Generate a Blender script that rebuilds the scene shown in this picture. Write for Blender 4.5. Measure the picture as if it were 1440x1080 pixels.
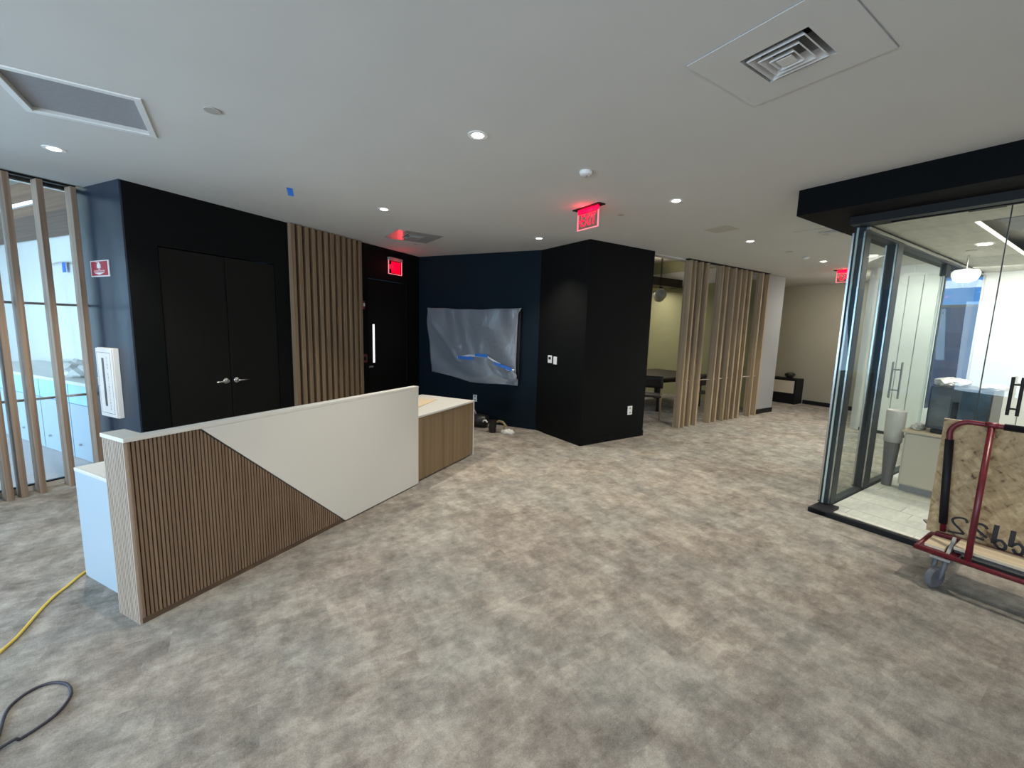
import bpy, bmesh, math, random
from mathutils import Vector, Matrix
random.seed(7)
S = bpy.context.scene
COL = S.collection
for o in list(bpy.data.objects):
    bpy.data.objects.remove(o, do_unlink=True)

# ------------------------------------------------------------------ camera
cam_d = bpy.data.cameras.new('camera'); cam = bpy.data.objects.new('camera', cam_d); COL.objects.link(cam)
cam_d.sensor_width = 36; cam_d.lens = 14.791; cam_d.clip_start = 0.02; cam_d.clip_end = 400
cam.matrix_world = Matrix(((0.999592, -0.028575, -0.0, 0.0),
                           (0.003794, 0.132721, -0.991146, 0.0),
                           (0.028322, 0.990741, 0.132775, 1.70),
                           (0, 0, 0, 1)))
S.camera = cam
S.view_settings.view_transform = 'Standard'; S.view_settings.look = 'None'
S.view_settings.gamma = 1; S.view_settings.use_curve_mapping = False
S.view_settings.exposure = 0.0

# ------------------------------------------------------------------ frames
# two building grids share the origin under the camera: A (reception) and B (corridor / glass room)
ANG = {'A': 64.786, 'B': 33.315}
def uv(F):
    t = math.radians(ANG[F]); return Vector((math.cos(t), math.sin(t))), Vector((math.sin(t), -math.cos(t)))
def W(F, a, n, z=0.0):
    u, k = uv(F); p = u*a + k*n; return Vector((p.x, p.y, z))
H = 2.942

# ------------------------------------------------------------------ world
wd = bpy.data.worlds.new('sky'); S.world = wd; wd.use_nodes = True
nt = wd.node_tree; nt.nodes.clear()
wo = nt.nodes.new('ShaderNodeOutputWorld'); bg = nt.nodes.new('ShaderNodeBackground')
tc = nt.nodes.new('ShaderNodeTexCoord'); sx = nt.nodes.new('ShaderNodeSeparateXYZ'); rp = nt.nodes.new('ShaderNodeValToRGB')
nt.links.new(tc.outputs['Generated'], sx.inputs[0]); nt.links.new(sx.outputs['Z'], rp.inputs[0])
rp.color_ramp.elements[0].position = 0.0; rp.color_ramp.elements[0].color = (0.15, 0.43, 0.84, 1)
rp.color_ramp.elements[1].position = 0.45; rp.color_ramp.elements[1].color = (0.10, 0.27, 0.62, 1)
nt.links.new(rp.outputs[0], bg.inputs[0]); bg.inputs[1].default_value = 1.0
nt.links.new(bg.outputs[0], wo.inputs[0])

def area(name, loc, target, sx_, sy_, power, color):
    l = bpy.data.lights.new(name, 'AREA'); l.shape = 'RECTANGLE'; l.size = sx_; l.size_y = sy_; l.energy = power; l.color = color
    o = bpy.data.objects.new(name, l); COL.objects.link(o); o.location = loc
    d = (Vector(target) - Vector(loc)); o.rotation_euler = d.to_track_quat('-Z', 'Y').to_euler(); return o
SKYC = (0.62, 0.82, 1.0)
# daylight through the windows behind the camera
for nn_, pw, cl in ((-4.1, 180, (0.56, 0.79, 1.0)), (-1.3, 82, (0.88, 0.95, 1.0)), (1.5, 62, (1.0, 0.98, 0.95))):
    area('window_daylight', W('A', -3.35, nn_, 1.55), W('A', 0, nn_, 1.45), 2.3, 2.2, pw, cl)
# daylight through the window of the copy room on the left
area('copy_room_daylight', W('A', -1.35, -8.6, 1.7), W('A', 2, -8.4, 1.2), 4.2, 2.6, 300, (0.52, 0.78, 1.0))
# wash light along the window wall of the glass room, glow over the dining room
area('glass_room_wash', W('B', 8.75, -0.55, 2.68), W('B', 9.5, -0.55, 1.2), 4.3, 0.25, 72, (1.0, 0.98, 0.93))
area('glass_room_light', W('B', 6.9, -0.2, 2.70), W('B', 6.9, -0.2, 0), 1.6, 1.6, 90, (1.0, 0.97, 0.9))
area('dining_light', W('B', 8.2, -7.6, 2.80), W('B', 8.2, -7.9, 0), 3.0, 0.5, 42, (1.0, 0.93, 0.80))
area('dining_ceiling_fill', W('B', 8.2, -7.2, 3.08), W('B', 8.2, -7.0, 3.6), 2.6, 0.2, 16, (1.0, 0.93, 0.80))  # added fill without a fixture, brightens the exposed dining ceiling
area('corridor_light', W('B', 10.6, -3.2, 2.90), W('B', 10.9, -3.6, 0), 1.0, 1.0, 75, (1.0, 0.91, 0.78))

# ------------------------------------------------------------------ materials
MATS = {}
def nd(t, typ, **kw):
    n = t.nodes.new(typ)
    for k, v in kw.items(): setattr(n, k, v)
    return n
def mat(name, col, rough=0.5, metal=0.0, var=0.0, scale=6.0, bump=0.0, bscale=60.0, stretch=(1, 1, 1), emit=None, estr=0.0, spec=0.5, detail=6, col2=None):
    if name in MATS: return MATS[name]
    m = bpy.data.materials.new(name); m.use_nodes = True; t = m.node_tree; b = t.nodes['Principled BSDF']
    b.inputs['Base Color'].default_value = (*col, 1); b.inputs['Roughness'].default_value = rough; b.inputs['Metallic'].default_value = metal
    b.inputs['Specular IOR Level'].default_value = spec
    c = nd(t, 'ShaderNodeTexCoord'); mp = nd(t, 'ShaderNodeMapping'); mp.inputs['Scale'].default_value = stretch
    t.links.new(c.outputs['Object'], mp.inputs[0])
    if var > 0 or col2:
        n = nd(t, 'ShaderNodeTexNoise'); n.inputs['Scale'].default_value = scale; n.inputs['Detail'].default_value = detail
        t.links.new(mp.outputs[0], n.inputs['Vector'])
        r = nd(t, 'ShaderNodeValToRGB'); r.color_ramp.elements[0].position = 0.3; r.color_ramp.elements[1].position = 0.7
        lo = tuple(max(0, x*(1-var)) for x in col); hi = tuple(min(1, x*(1+var)) for x in col) if not col2 else col2
        r.color_ramp.elements[0].color = (*lo, 1); r.color_ramp.elements[1].color = (*hi, 1)
        t.links.new(n.outputs['Fac'], r.inputs[0]); t.links.new(r.outputs[0], b.inputs['Base Color'])
    if bump > 0:
        n2 = nd(t, 'ShaderNodeTexNoise'); n2.inputs['Scale'].default_value = bscale; n2.inputs['Detail'].default_value = 4
        t.links.new(mp.outputs[0], n2.inputs['Vector'])
        bp = nd(t, 'ShaderNodeBump'); bp.inputs['Strength'].default_value = bump; bp.inputs['Distance'].default_value = 0.01
        t.links.new(n2.outputs['Fac'], bp.inputs['Height']); t.links.new(bp.outputs[0], b.inputs['Normal'])
    if emit:
        b.inputs['Emission Color'].default_value = (*emit, 1); b.inputs['Emission Strength'].default_value = estr
    MATS[name] = m; return m
def glass(name, tint=(0.93, 0.97, 0.95), rough=0.0, refl=1.0):
    if name in MATS: return MATS[name]
    m = bpy.data.materials.new(name); m.use_nodes = True; t = m.node_tree; t.nodes.clear()
    o = nd(t, 'ShaderNodeOutputMaterial'); mx = nd(t, 'ShaderNodeMixShader'); tr = nd(t, 'ShaderNodeBsdfTransparent'); g = nd(t, 'ShaderNodeBsdfGlossy')
    fr = nd(t, 'ShaderNodeFresnel'); fr.inputs['IOR'].default_value = 1.5
    ge = nd(t, 'ShaderNodeNewGeometry'); iv = nd(t, 'ShaderNodeMath', operation='SUBTRACT'); iv.inputs[0].default_value = refl; t.links.new(ge.outputs['Backfacing'], iv.inputs[1])
    iv.use_clamp = True
    mu = nd(t, 'ShaderNodeMath', operation='MULTIPLY'); t.links.new(iv.outputs[0], mu.inputs[1])
    tr.inputs[0].default_value = (*tint, 1); g.inputs['Roughness'].default_value = rough
    t.links.new(fr.outputs[0], mu.inputs[0]); t.links.new(mu.outputs[0], mx.inputs[0]); t.links.new(tr.outputs[0], mx.inputs[1]); t.links.new(g.outputs[0], mx.inputs[2])
    t.links.new(mx.outputs[0], o.inputs[0]); MATS[name] = m; return m
def film(name, col, alpha, rough=0.3):
    # thin plastic sheet: partly see-through, softly glossy
    if name in MATS: return MATS[name]
    m = bpy.data.materials.new(name); m.use_nodes = True; t = m.node_tree; b = t.nodes['Principled BSDF']
    b.inputs['Base Color'].default_value = (*col, 1); b.inputs['Roughness'].default_value = rough; b.inputs['Alpha'].default_value = alpha
    c = nd(t, 'ShaderNodeTexCoord'); n = nd(t, 'ShaderNodeTexNoise'); n.inputs['Scale'].default_value = 5; n.inputs['Detail'].default_value = 5; n.inputs['Distortion'].default_value = 1.2
    t.links.new(c.outputs['Object'], n.inputs['Vector'])
    bp = nd(t, 'ShaderNodeBump'); bp.inputs['Strength'].default_value = 0.5; bp.inputs['Distance'].default_value = 0.03
    t.links.new(n.outputs['Fac'], bp.inputs['Height']); t.links.new(bp.outputs[0], b.inputs['Normal'])
    MATS[name] = m; return m
def wood(name, c1, c2, scale=3.0, rough=0.55, axis='z', bump=0.15):
    if name in MATS: return MATS[name]
    st = {'z': (14, 14, 0.28), 'x': (0.28, 14, 14), 'y': (14, 0.28, 14)}[axis]
    m = bpy.data.materials.new(name); m.use_nodes = True; t = m.node_tree; b = t.nodes['Principled BSDF']; b.inputs['Roughness'].default_value = rough
    b.inputs['Specular IOR Level'].default_value = 0.3
    c = nd(t, 'ShaderNodeTexCoord'); oi = nd(t, 'ShaderNodeObjectInfo'); ad = nd(t, 'ShaderNodeVectorMath', operation='ADD')
    mp = nd(t, 'ShaderNodeMapping'); mp.inputs['Scale'].default_value = st
    t.links.new(c.outputs['Object'], ad.inputs[0]); t.links.new(oi.outputs['Random'], ad.inputs[1]); t.links.new(ad.outputs[0], mp.inputs[0])
    n = nd(t, 'ShaderNodeTexNoise'); n.inputs['Scale'].default_value = scale; n.inputs['Detail'].default_value = 7; n.inputs['Distortion'].default_value = 0.0
    t.links.new(mp.outputs[0], n.inputs['Vector'])
    r = nd(t, 'ShaderNodeValToRGB'); r.color_ramp.elements[0].position = 0.32; r.color_ramp.elements[1].position = 0.68
    r.color_ramp.elements[0].color = (*c1, 1); r.color_ramp.elements[1].color = (*c2, 1)
    t.links.new(n.outputs['Fac'], r.inputs[0]); t.links.new(r.outputs[0], b.inputs['Base Color'])
    bp = nd(t, 'ShaderNodeBump'); bp.inputs['Strength'].default_value = bump; bp.inputs['Distance'].default_value = 0.002
    t.links.new(n.outputs['Fac'], bp.inputs['Height']); t.links.new(bp.outputs[0], b.inputs['Normal'])
    MATS[name] = m; return m
def carpet():
    m = bpy.data.materials.new('carpet_tile'); m.use_nodes = True; t = m.node_tree; b = t.nodes['Principled BSDF']
    b.inputs['Roughness'].default_value = 0.95; b.inputs['Specular IOR Level'].default_value = 0.08
    c = nd(t, 'ShaderNodeTexCoord'); mp = nd(t, 'ShaderNodeMapping'); mp.inputs['Rotation'].default_value = (0, 0, math.radians(-ANG['B']))
    t.links.new(c.outputs['Object'], mp.inputs[0])
    # plank modules 0.25 x 1 m, each with its own offset and tone
    br = nd(t, 'ShaderNodeTexBrick'); br.inputs['Scale'].default_value = 1.0; br.inputs['Brick Width'].default_value = 1.0; br.inputs['Row Height'].default_value = 0.25
    br.inputs['Mortar Size'].default_value = 0.0; br.inputs['Color1'].default_value = (0, 0, 0, 1); br.inputs['Color2'].default_value = (1, 1, 1, 1); br.inputs['Mortar'].default_value = (0.5, 0.5, 0.5, 1)
    br.offset = 0.37
    t.links.new(mp.outputs[0], br.inputs['Vector'])
    off = nd(t, 'ShaderNodeVectorMath', operation='SCALE'); off.inputs['Scale'].default_value = 3.7
    t.links.new(br.outputs['Color'], off.inputs[0])
    ad = nd(t, 'ShaderNodeVectorMath', operation='ADD'); t.links.new(mp.outputs[0], ad.inputs[0]); t.links.new(off.outputs[0], ad.inputs[1])
    def noise(scale, st, det, rgh=0.6, dist=0.0, src=ad):
        q = nd(t, 'ShaderNodeMapping'); q.inputs['Scale'].default_value = st; t.links.new(src.outputs[0], q.inputs[0])
        n = nd(t, 'ShaderNodeTexNoise'); n.inputs['Scale'].default_value = scale; n.inputs['Detail'].default_value = det; n.inputs['Roughness'].default_value = rgh; n.inputs['Distortion'].default_value = dist
        t.links.new(q.outputs[0], n.inputs['Vector']); return n
    n1 = noise(8.5, (1, 1.5, 1), 11, 0.76, 0.1)
    n2 = noise(3.2, (1.7, 1, 1), 10, 0.70, 0.2, mp)
    n3 = noise(0.55, (1, 1, 1), 4, 0.5, 0.0, mp)
    n4 = noise(160, (1, 1, 1), 3, 0.6, 0.0, mp)
    b2 = nd(t, 'ShaderNodeTexBrick'); b2.inputs['Scale'].default_value = 1.0; b2.inputs['Brick Width'].default_value = 0.21; b2.inputs['Row Height'].default_value = 0.125; b2.inputs['Mortar Size'].default_value = 0.0
    b2.inputs['Color1'].default_value = (0, 0, 0, 1); b2.inputs['Color2'].default_value = (1, 1, 1, 1); b2.offset = 0.43; b2.offset_frequency = 3
    wob = noise(7, (1, 1, 1), 5, 0.6, 0.0, mp); ws = nd(t, 'ShaderNodeVectorMath', operation='SCALE'); ws.inputs['Scale'].default_value = 0.10; t.links.new(wob.outputs['Color'], ws.inputs[0])
    wa = nd(t, 'ShaderNodeVectorMath', operation='ADD'); t.links.new(mp.outputs[0], wa.inputs[0]); t.links.new(ws.outputs[0], wa.inputs[1]); t.links.new(wa.outputs[0], b2.inputs['Vector'])
    def mix(a, bb, f):
        x = nd(t, 'ShaderNodeMix', data_type='FLOAT'); x.inputs[0].default_value = f
        t.links.new(a, x.inputs[2]); t.links.new(bb, x.inputs[3]); return x.outputs[0]
    f = mix(n1.outputs['Fac'], n2.outputs['Fac'], 0.5)
    f = mix(f, n3.outputs['Fac'], 0.12)
    f = mix(f, br.outputs['Color'], 0.022)
    f = mix(f, b2.outputs['Color'], 0.045)
    f = mix(f, n4.outputs['Fac'], 0.16)
    def ramp(c0, c1, c2):
        r = nd(t, 'ShaderNodeValToRGB'); e = r.color_ramp.elements
        e[0].position = 0.385; e[0].color = (*c0, 1); e[1].position = 0.615; e[1].color = (*c2, 1)
        x = e.new(0.5); x.color = (*c1, 1); t.links.new(f, r.inputs[0]); return r
    ra = ramp((0.128, 0.110, 0.096), (0.272, 0.242, 0.211), (0.475, 0.432, 0.375))
    rb = ramp((0.130, 0.122, 0.111), (0.264, 0.251, 0.226), (0.445, 0.420, 0.372))
    n5 = noise(1.3, (1, 1, 1), 6, 0.6, 0.0, mp); r5 = nd(t, 'ShaderNodeValToRGB'); r5.color_ramp.elements[0].position = 0.42; r5.color_ramp.elements[1].position = 0.58
    t.links.new(n5.outputs['Fac'], r5.inputs[0])
    mc = nd(t, 'ShaderNodeMix', data_type='RGBA'); t.links.new(r5.outputs[0], mc.inputs[0]); t.links.new(ra.outputs[0], mc.inputs[6]); t.links.new(rb.outputs[0], mc.inputs[7])
    t.links.new(mc.outputs[2], b.inputs['Base Color'])
    bp = nd(t, 'ShaderNodeBump'); bp.inputs['Strength'].default_value = 0.35; bp.inputs['Distance'].default_value = 0.004
    t.links.new(f, bp.inputs['Height']); t.links.new(bp.outputs[0], b.inputs['Normal'])
    return m
def osb():
    m = bpy.data.materials.new('strand_board'); m.use_nodes = True; t = m.node_tree; b = t.nodes['Principled BSDF']; b.inputs['Roughness'].default_value = 0.75
    c = nd(t, 'ShaderNodeTexCoord')
    def layer(rot, sc, seed):
        mp = nd(t, 'ShaderNodeMapping'); mp.inputs['Location'].default_value = (seed, seed, seed); mp.inputs['Scale'].default_value = (1, 0.8, 2.6)
        m0 = nd(t, 'ShaderNodeMapping'); m0.inputs['Rotation'].default_value = (rot, 0, 0); t.links.new(c.outputs['Object'], m0.inputs[0]); t.links.new(m0.outputs[0], mp.inputs[0])
        n = nd(t, 'ShaderNodeTexNoise'); n.inputs['Scale'].default_value = sc; n.inputs['Detail'].default_value = 8; n.inputs['Roughness'].default_value = 0.62; n.inputs['Distortion'].default_value = 0.8
        t.links.new(mp.outputs[0], n.inputs['Vector']); return n
    a = layer(0.6, 7, 0.0); d = layer(-1.0, 11, 3.0)
    def flakes(rot, sc, seed):
        m0 = nd(t, 'ShaderNodeMapping'); m0.inputs['Rotation'].default_value = (rot, 0, 0); m0.inputs['Location'].default_value = (seed, seed, seed); t.links.new(c.outputs['Object'], m0.inputs[0])
        m1 = nd(t, 'ShaderNodeMapping'); m1.inputs['Scale'].default_value = (0.3, 0.9, 2.4); t.links.new(m0.outputs[0], m1.inputs[0])
        nn = nd(t, 'ShaderNodeTexNoise'); nn.inputs['Scale'].default_value = 9; nn.inputs['Detail'].default_value = 4; t.links.new(m1.outputs[0], nn.inputs['Vector'])
        sc_ = nd(t, 'ShaderNodeVectorMath', operation='SCALE'); sc_.inputs['Scale'].default_value = 0.12; t.links.new(nn.outputs['Color'], sc_.inputs[0])
        ad = nd(t, 'ShaderNodeVectorMath', operation='ADD'); t.links.new(m1.outputs[0], ad.inputs[0]); t.links.new(sc_.outputs[0], ad.inputs[1])
        v = nd(t, 'ShaderNodeTexVoronoi'); v.inputs['Scale'].default_value = sc; t.links.new(ad.outputs[0], v.inputs['Vector'])
        q = nd(t, 'ShaderNodeSeparateColor'); t.links.new(v.outputs['Color'], q.inputs[0]); return q.outputs[0]
    def mixf(p, q, f):
        x = nd(t, 'ShaderNodeMix', data_type='FLOAT'); x.inputs[0].default_value = f; t.links.new(p, x.inputs[2]); t.links.new(q, x.inputs[3]); return x
    fl = mixf(flakes(0.9, 9, 0.0), flakes(-0.7, 12, 5.0), 0.5)
    x = mixf(a.outputs['Fac'], d.outputs['Fac'], 0.5)
    y = mixf(x.outputs[0], fl.outputs[0], 0.21)
    r = nd(t, 'ShaderNodeValToRGB'); e = r.color_ramp.elements
    e[0].position = 0.36; e[0].color = (0.10, 0.058, 0.026, 1); e[1].position = 0.66; e[1].color = (0.60, 0.45, 0.25, 1)
    q = e.new(0.44); q.color = (0.34, 0.232, 0.118, 1); q = e.new(0.54); q.color = (0.44, 0.315, 0.168, 1)
    t.links.new(y.outputs[0], r.inputs[0]); t.links.new(r.outputs[0], b.inputs['Base Color'])
    return m

M_CEIL = mat('ceiling_paint', (0.62, 0.61, 0.585), 0.9, var=0.02, scale=1.5, bump=0.05, bscale=300, spec=0.2)
M_CEIL2 = mat('exposed_ceiling_paint', (0.56, 0.51, 0.42), 0.9, var=0.1, scale=2)
M_CARPET = carpet()
M_BLACK = mat('black_wall_paint', (0.0062, 0.0066, 0.0068), 0.6, var=0.06, scale=3, bump=0.03, bscale=400, spec=0.08)
M_SATIN = mat('satin_black_wall_paint', (0.008, 0.020, 0.042), 0.30, var=0.06, scale=3, bump=0.03, bscale=400, spec=0.6)
M_NAVY = mat('navy_wall_paint', (0.0045, 0.0105, 0.0170), 0.6, var=0.06, scale=3, bump=0.03, bscale=400, spec=0.10)
M_DOOR = mat('black_door_laminate', (0.0085, 0.0080, 0.0072), 0.5, var=0.12, scale=4, stretch=(8, 8, 0.6), spec=0.15)
M_SAGE = mat('sage_wall_paint', (0.36, 0.35, 0.20), 0.85, var=0.03, scale=2)
M_TAUPE = mat('taupe_wall_paint', (0.34, 0.315, 0.245), 0.85, var=0.03, scale=2)
M_WHITEW = mat('white_wall_paint', (0.66, 0.66, 0.63), 0.85, var=0.02, scale=2)
M_GREYW = mat('pale_grey_wall_paint', (0.27, 0.275, 0.28), 0.85, var=0.03, scale=2)
M_OAK = wood('light_oak', (0.25, 0.178, 0.105), (0.43, 0.325, 0.205))
M_OAKB = wood('batten_oak', (0.19, 0.125, 0.075), (0.30, 0.205, 0.125))
M_OAKL = wood('brown_oak', (0.20, 0.135, 0.092), (0.34, 0.24, 0.17))
M_OAKD = wood('reed_walnut', (0.160, 0.104, 0.068), (0.240, 0.164, 0.110))
M_OAKP = wood('pale_ash', (0.33, 0.265, 0.21), (0.45, 0.375, 0.305))
M_VENEER = wood('oak_veneer', (0.17, 0.115, 0.065), (0.255, 0.18, 0.105), scale=1.6, bump=0.03)
M_LAM = mat('white_laminate', (0.66, 0.655, 0.62), 0.35, var=0.012, scale=2)
M_LAMC = mat('daylit_white_laminate', (0.40, 0.49, 0.56), 0.4, var=0.012, scale=2)  # white laminate with the blue daylight mixed into its colour
M_BLK = mat('black_metal', (0.010, 0.010, 0.012), 0.5, spec=0.2, var=0.1)
M_DGREY = mat('dark_grey_aluminium', (0.030, 0.039, 0.044), 0.5, metal=0.0, var=0.1, spec=0.15)
M_STEEL = mat('brushed_steel', (0.62, 0.60, 0.57), 0.25, metal=1.0, var=0.05, scale=30)
M_GREYPL = mat('grey_plastic', (0.30, 0.30, 0.30), 0.5, var=0.08)
M_WHITEPL = mat('white_plastic', (0.80, 0.80, 0.78), 0.4, var=0.01)
M_RED = mat('red_painted_steel', (0.125, 0.010, 0.018), 0.35, var=0.25, scale=25, col2=None, bump=0.05, bscale=40)
M_REDSIGN = mat('red_print', (0.42, 0.03, 0.055), 0.5, var=0.03)
M_REDLIT = mat('red_lit_letters', (0.8, 0.0, 0.03), 0.4, emit=(1.0, 0.0, 0.035), estr=2.2)
M_REDEDGE = mat('red_lit_edge', (0.9, 0.2, 0.25), 0.4, emit=(1.0, 0.22, 0.25), estr=1.1)
M_LENS = mat('lit_lens', (1, 1, 1), 0.4, emit=(1.0, 0.95, 0.86), estr=14.0)
M_LED = mat('lit_led_strip', (1, 1, 1), 0.4, emit=(1.0, 0.95, 0.85), estr=1.1)
M_VIS = mat('lit_vision_glass', (1, 1, 1), 0.3, emit=(1.0, 1.0, 0.98), estr=1.3)
M_TAPE = mat('blue_masking_tape', (0.02, 0.14, 0.52), 0.6, var=0.1, scale=30)
M_GLASS = glass('clear_glass', (0.945, 0.965, 0.955), refl=1.0)
M_GLASSL = glass('clear_partition_glass', (0.97, 0.98, 0.985), refl=0.8)
M_GLASSS = glass('side_glass', (0.93, 0.965, 0.95), refl=0.3)
M_EDGE = mat('glass_edge', (0.45, 0.55, 0.52), 0.1, spec=0.8)
M_FILM = film('plastic_sheet', (0.20, 0.22, 0.25), 0.74)
M_FILMW = film('white_plastic_sheet', (0.75, 0.74, 0.70), 0.85, 0.35)
M_OSB = osb()
M_INK = mat('black_marker', (0.012, 0.011, 0.012), 0.5, var=0.1)
M_PLANK = mat('white_wash_plank', (0.60, 0.60, 0.55), 0.6, var=0.1, scale=5, stretch=(1, 6, 1), detail=9)
M_BOARD = wood('pale_plywood', (0.55, 0.45, 0.31), (0.74, 0.64, 0.47), axis='y')
M_TAN = mat('tan_board', (0.62, 0.50, 0.35), 0.7, var=0.05)
M_RUBBER = mat('grey_rubber', (0.13, 0.138, 0.152), 0.6, var=0.25, scale=12)
M_ALU = mat('painted_grille_grey', (0.30, 0.30, 0.315), 0.7, var=0.06, scale=50)
M_VENTGLOSS = mat('satin_aluminium_plate', (0.46, 0.45, 0.43), 0.22, metal=0.0, spec=0.7)
M_SHADE = mat('white_roller_fabric', (0.60, 0.61, 0.57), 0.85, var=0.03, scale=2)
M_YEL = mat('yellow_cable', (0.75, 0.50, 0.06), 0.45, var=0.05)
M_CABLE = mat('black_cable', (0.030, 0.028, 0.045), 0.45, var=0.1)
M_BROWN = wood('brown_bulkhead', (0.13, 0.070, 0.040), (0.20, 0.115, 0.07), axis='y')
M_CABIN = mat('cream_cabinet', (0.56, 0.50, 0.40), 0.5, var=0.02)
M_GLOBE = mat('opal_globe', (0.40, 0.38, 0.30), 0.25, var=0.03)
M_BOWLLIT = mat('opal_bowl', (0.9, 0.9, 0.86), 0.3, emit=(1, 0.98, 0.92), estr=0.9)
M_LEATHER = mat('black_leather', (0.012, 0.011, 0.010), 0.4, bump=0.2, bscale=90, var=0.1)
M_DARKWOOD = wood('dark_stained_wood', (0.02, 0.014, 0.010), (0.04, 0.03, 0.022), axis='x')
M_BLDG = mat('far_facade', (0.05, 0.085, 0.14), 0.8, var=0.2, scale=0.4)
M_LEAF = mat('far_tree', (0.04, 0.07, 0.09), 0.9, var=0.5, scale=3)

# ------------------------------------------------------------------ mesh builder in frame coordinates
class MB:
    """collects geometry given in frame coordinates (a along the grid, n to its right, z up)"""
    def __init__(s, F='A', o=(0, 0, 0)):
        s.F, s.o, s.bm = F, o, bmesh.new()
    def P(s, a, n, z): return Vector((a - s.o[0], -(n - s.o[1]), z - s.o[2]))
    def box(s, a0, a1, n0, n1, z0, z1):
        v = [s.bm.verts.new(s.P(a, n, z)) for z in (z0, z1) for n in (n0, n1) for a in (a0, a1)]
        for f in ((0, 1, 3, 2), (4, 6, 7, 5), (0, 4, 5, 1), (2, 3, 7, 6), (0, 2, 6, 4), (1, 5, 7, 3)): s.bm.faces.new([v[i] for i in f])
        return s
    def prism(s, pts, d0, d1, axis='n'):
        """outline pts extruded along an axis: 'n' (pts=(a,z)), 'z' (pts=(a,n)), 'a' (pts=(n,z))"""
        def q(p, d): return s.P(p[0], d, p[1]) if axis == 'n' else s.P(p[0], p[1], d) if axis == 'z' else s.P(d, p[0], p[1])
        A_ = [s.bm.verts.new(q(p, d0)) for p in pts]; B_ = [s.bm.verts.new(q(p, d1)) for p in pts]; k = len(pts)
        s.bm.faces.new(A_); s.bm.faces.new(B_[::-1])
        for i in range(k): s.bm.faces.new((A_[i], B_[i], B_[(i+1) % k], A_[(i+1) % k]))
        return s
    def tube(s, pts, r, seg=10, closed=False):
        P = [s.P(*p) for p in pts]; rs = r if isinstance(r, (list, tuple)) else [r]*len(P); rings = []; k = len(P); prev = None
        for i, p in enumerate(P):
            d = (P[(i+1) % k] - P[i-1]) if closed else (P[min(i+1, k-1)] - P[max(i-1, 0)])
            d.normalize()
            if prev is None:
                up = Vector((0, 0, 1)) if abs(d.z) < .9 else Vector((1, 0, 0)); x = d.cross(up).normalized()
            else:
                x = (prev - d*prev.dot(d)).normalized()
            prev = x; y = d.cross(x)
            rings.append([s.bm.verts.new(p + (x*math.cos(2*math.pi*j/seg) + y*math.sin(2*math.pi*j/seg))*rs[i]) for j in range(seg)])
        for i in range(k if closed else k-1):
            a, b = rings[i], rings[(i+1) % k]
            for j in range(seg): s.bm.faces.new((a[j], a[(j+1) % seg], b[(j+1) % seg], b[j]))
        if not closed:
            s.bm.faces.new(rings[0][::-1]); s.bm.faces.new(rings[-1])
        return s
    def lathe(s, c, prof, seg=24, ax='z'):
        """profile (r, h) revolved about an axis through c"""
        rings = []
        for r, h in prof:
            ring = []
            for j in range(seg):
                t = 2*math.pi*j/seg; x, y = math.cos(t)*r, math.sin(t)*r
                p = (c[0]+x, c[1]+y, c[2]+h) if ax == 'z' else (c[0]+x, c[1]+h, c[2]+y) if ax == 'n' else (c[0]+h, c[1]+x, c[2]+y)
                ring.append(s.bm.verts.new(s.P(*p)))
            rings.append(ring)
        for a, b in zip(rings, rings[1:]):
            for j in range(seg): s.bm.faces.new((a[j], a[(j+1) % seg], b[(j+1) % seg], b[j]))
        s.bm.faces.new(rings[0][::-1]); s.bm.faces.new(rings[-1]); return s
    def grid(s, fn, nu, nv):
        V = [[s.bm.verts.new(s.P(*fn(i/nu, j/nv))) for j in range(nv+1)] for i in range(nu+1)]
        for i in range(nu):
            for j in range(nv): s.bm.faces.new((V[i][j], V[i+1][j], V[i+1][j+1], V[i][j+1]))
        return s
    def mesh(s, name, m, smooth=False):
        bmesh.ops.recalc_face_normals(s.bm, faces=s.bm.faces)
        me = bpy.data.meshes.new(name); s.bm.to_mesh(me); s.bm.free(); me.materials.append(m)
        if smooth:
            for p in me.polygons: p.use_smooth = True
        return me
    def build(s, name, m, parent=None, smooth=False, bevel=0.0, solid=0.0):
        F, o = s.F, s.o
        ob = bpy.data.objects.new(name, s.mesh(name, m, smooth)); COL.objects.link(ob)
        if parent:
            ob.parent = parent
            po = parent.get('_o'); 
            if po is not None: ob.location = (o[0]-po[0], -(o[1]-po[1]), o[2]-po[2])
        else:
            ob.location = W(F, o[0], o[1], o[2]); ob.rotation_euler = (0, 0, math.radians(ANG[F]))
        if solid: md = ob.modifiers.new('solid', 'SOLIDIFY'); md.thickness = solid
        if bevel: md = ob.modifiers.new('bevel', 'BEVEL'); md.width = bevel; md.segments = 2; md.limit_method = 'ANGLE'
        ob['_o'] = list(o)
        return ob
def tag(o, label, cat, group=None, kind=None):
    if label: o['label'] = label
    if cat: o['category'] = cat
    if group: o['group'] = group
    if kind: o['kind'] = kind
    return o
def thing(name, F, o, label, cat, group=None):
    e = bpy.data.objects.new(name, None); COL.objects.link(e); e.empty_display_size = 0.1
    e.location = W(F, *o); e.rotation_euler = (0, 0, math.radians(ANG[F])); e['_o'] = list(o); e['_F'] = F
    return tag(e, label, cat, group)
def part(t, m): return MB(t['_F'], tuple(t['_o']))
def pm(t): return MB(t['_F'], tuple(t['_o']))       # a builder whose origin is the thing's base
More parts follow.
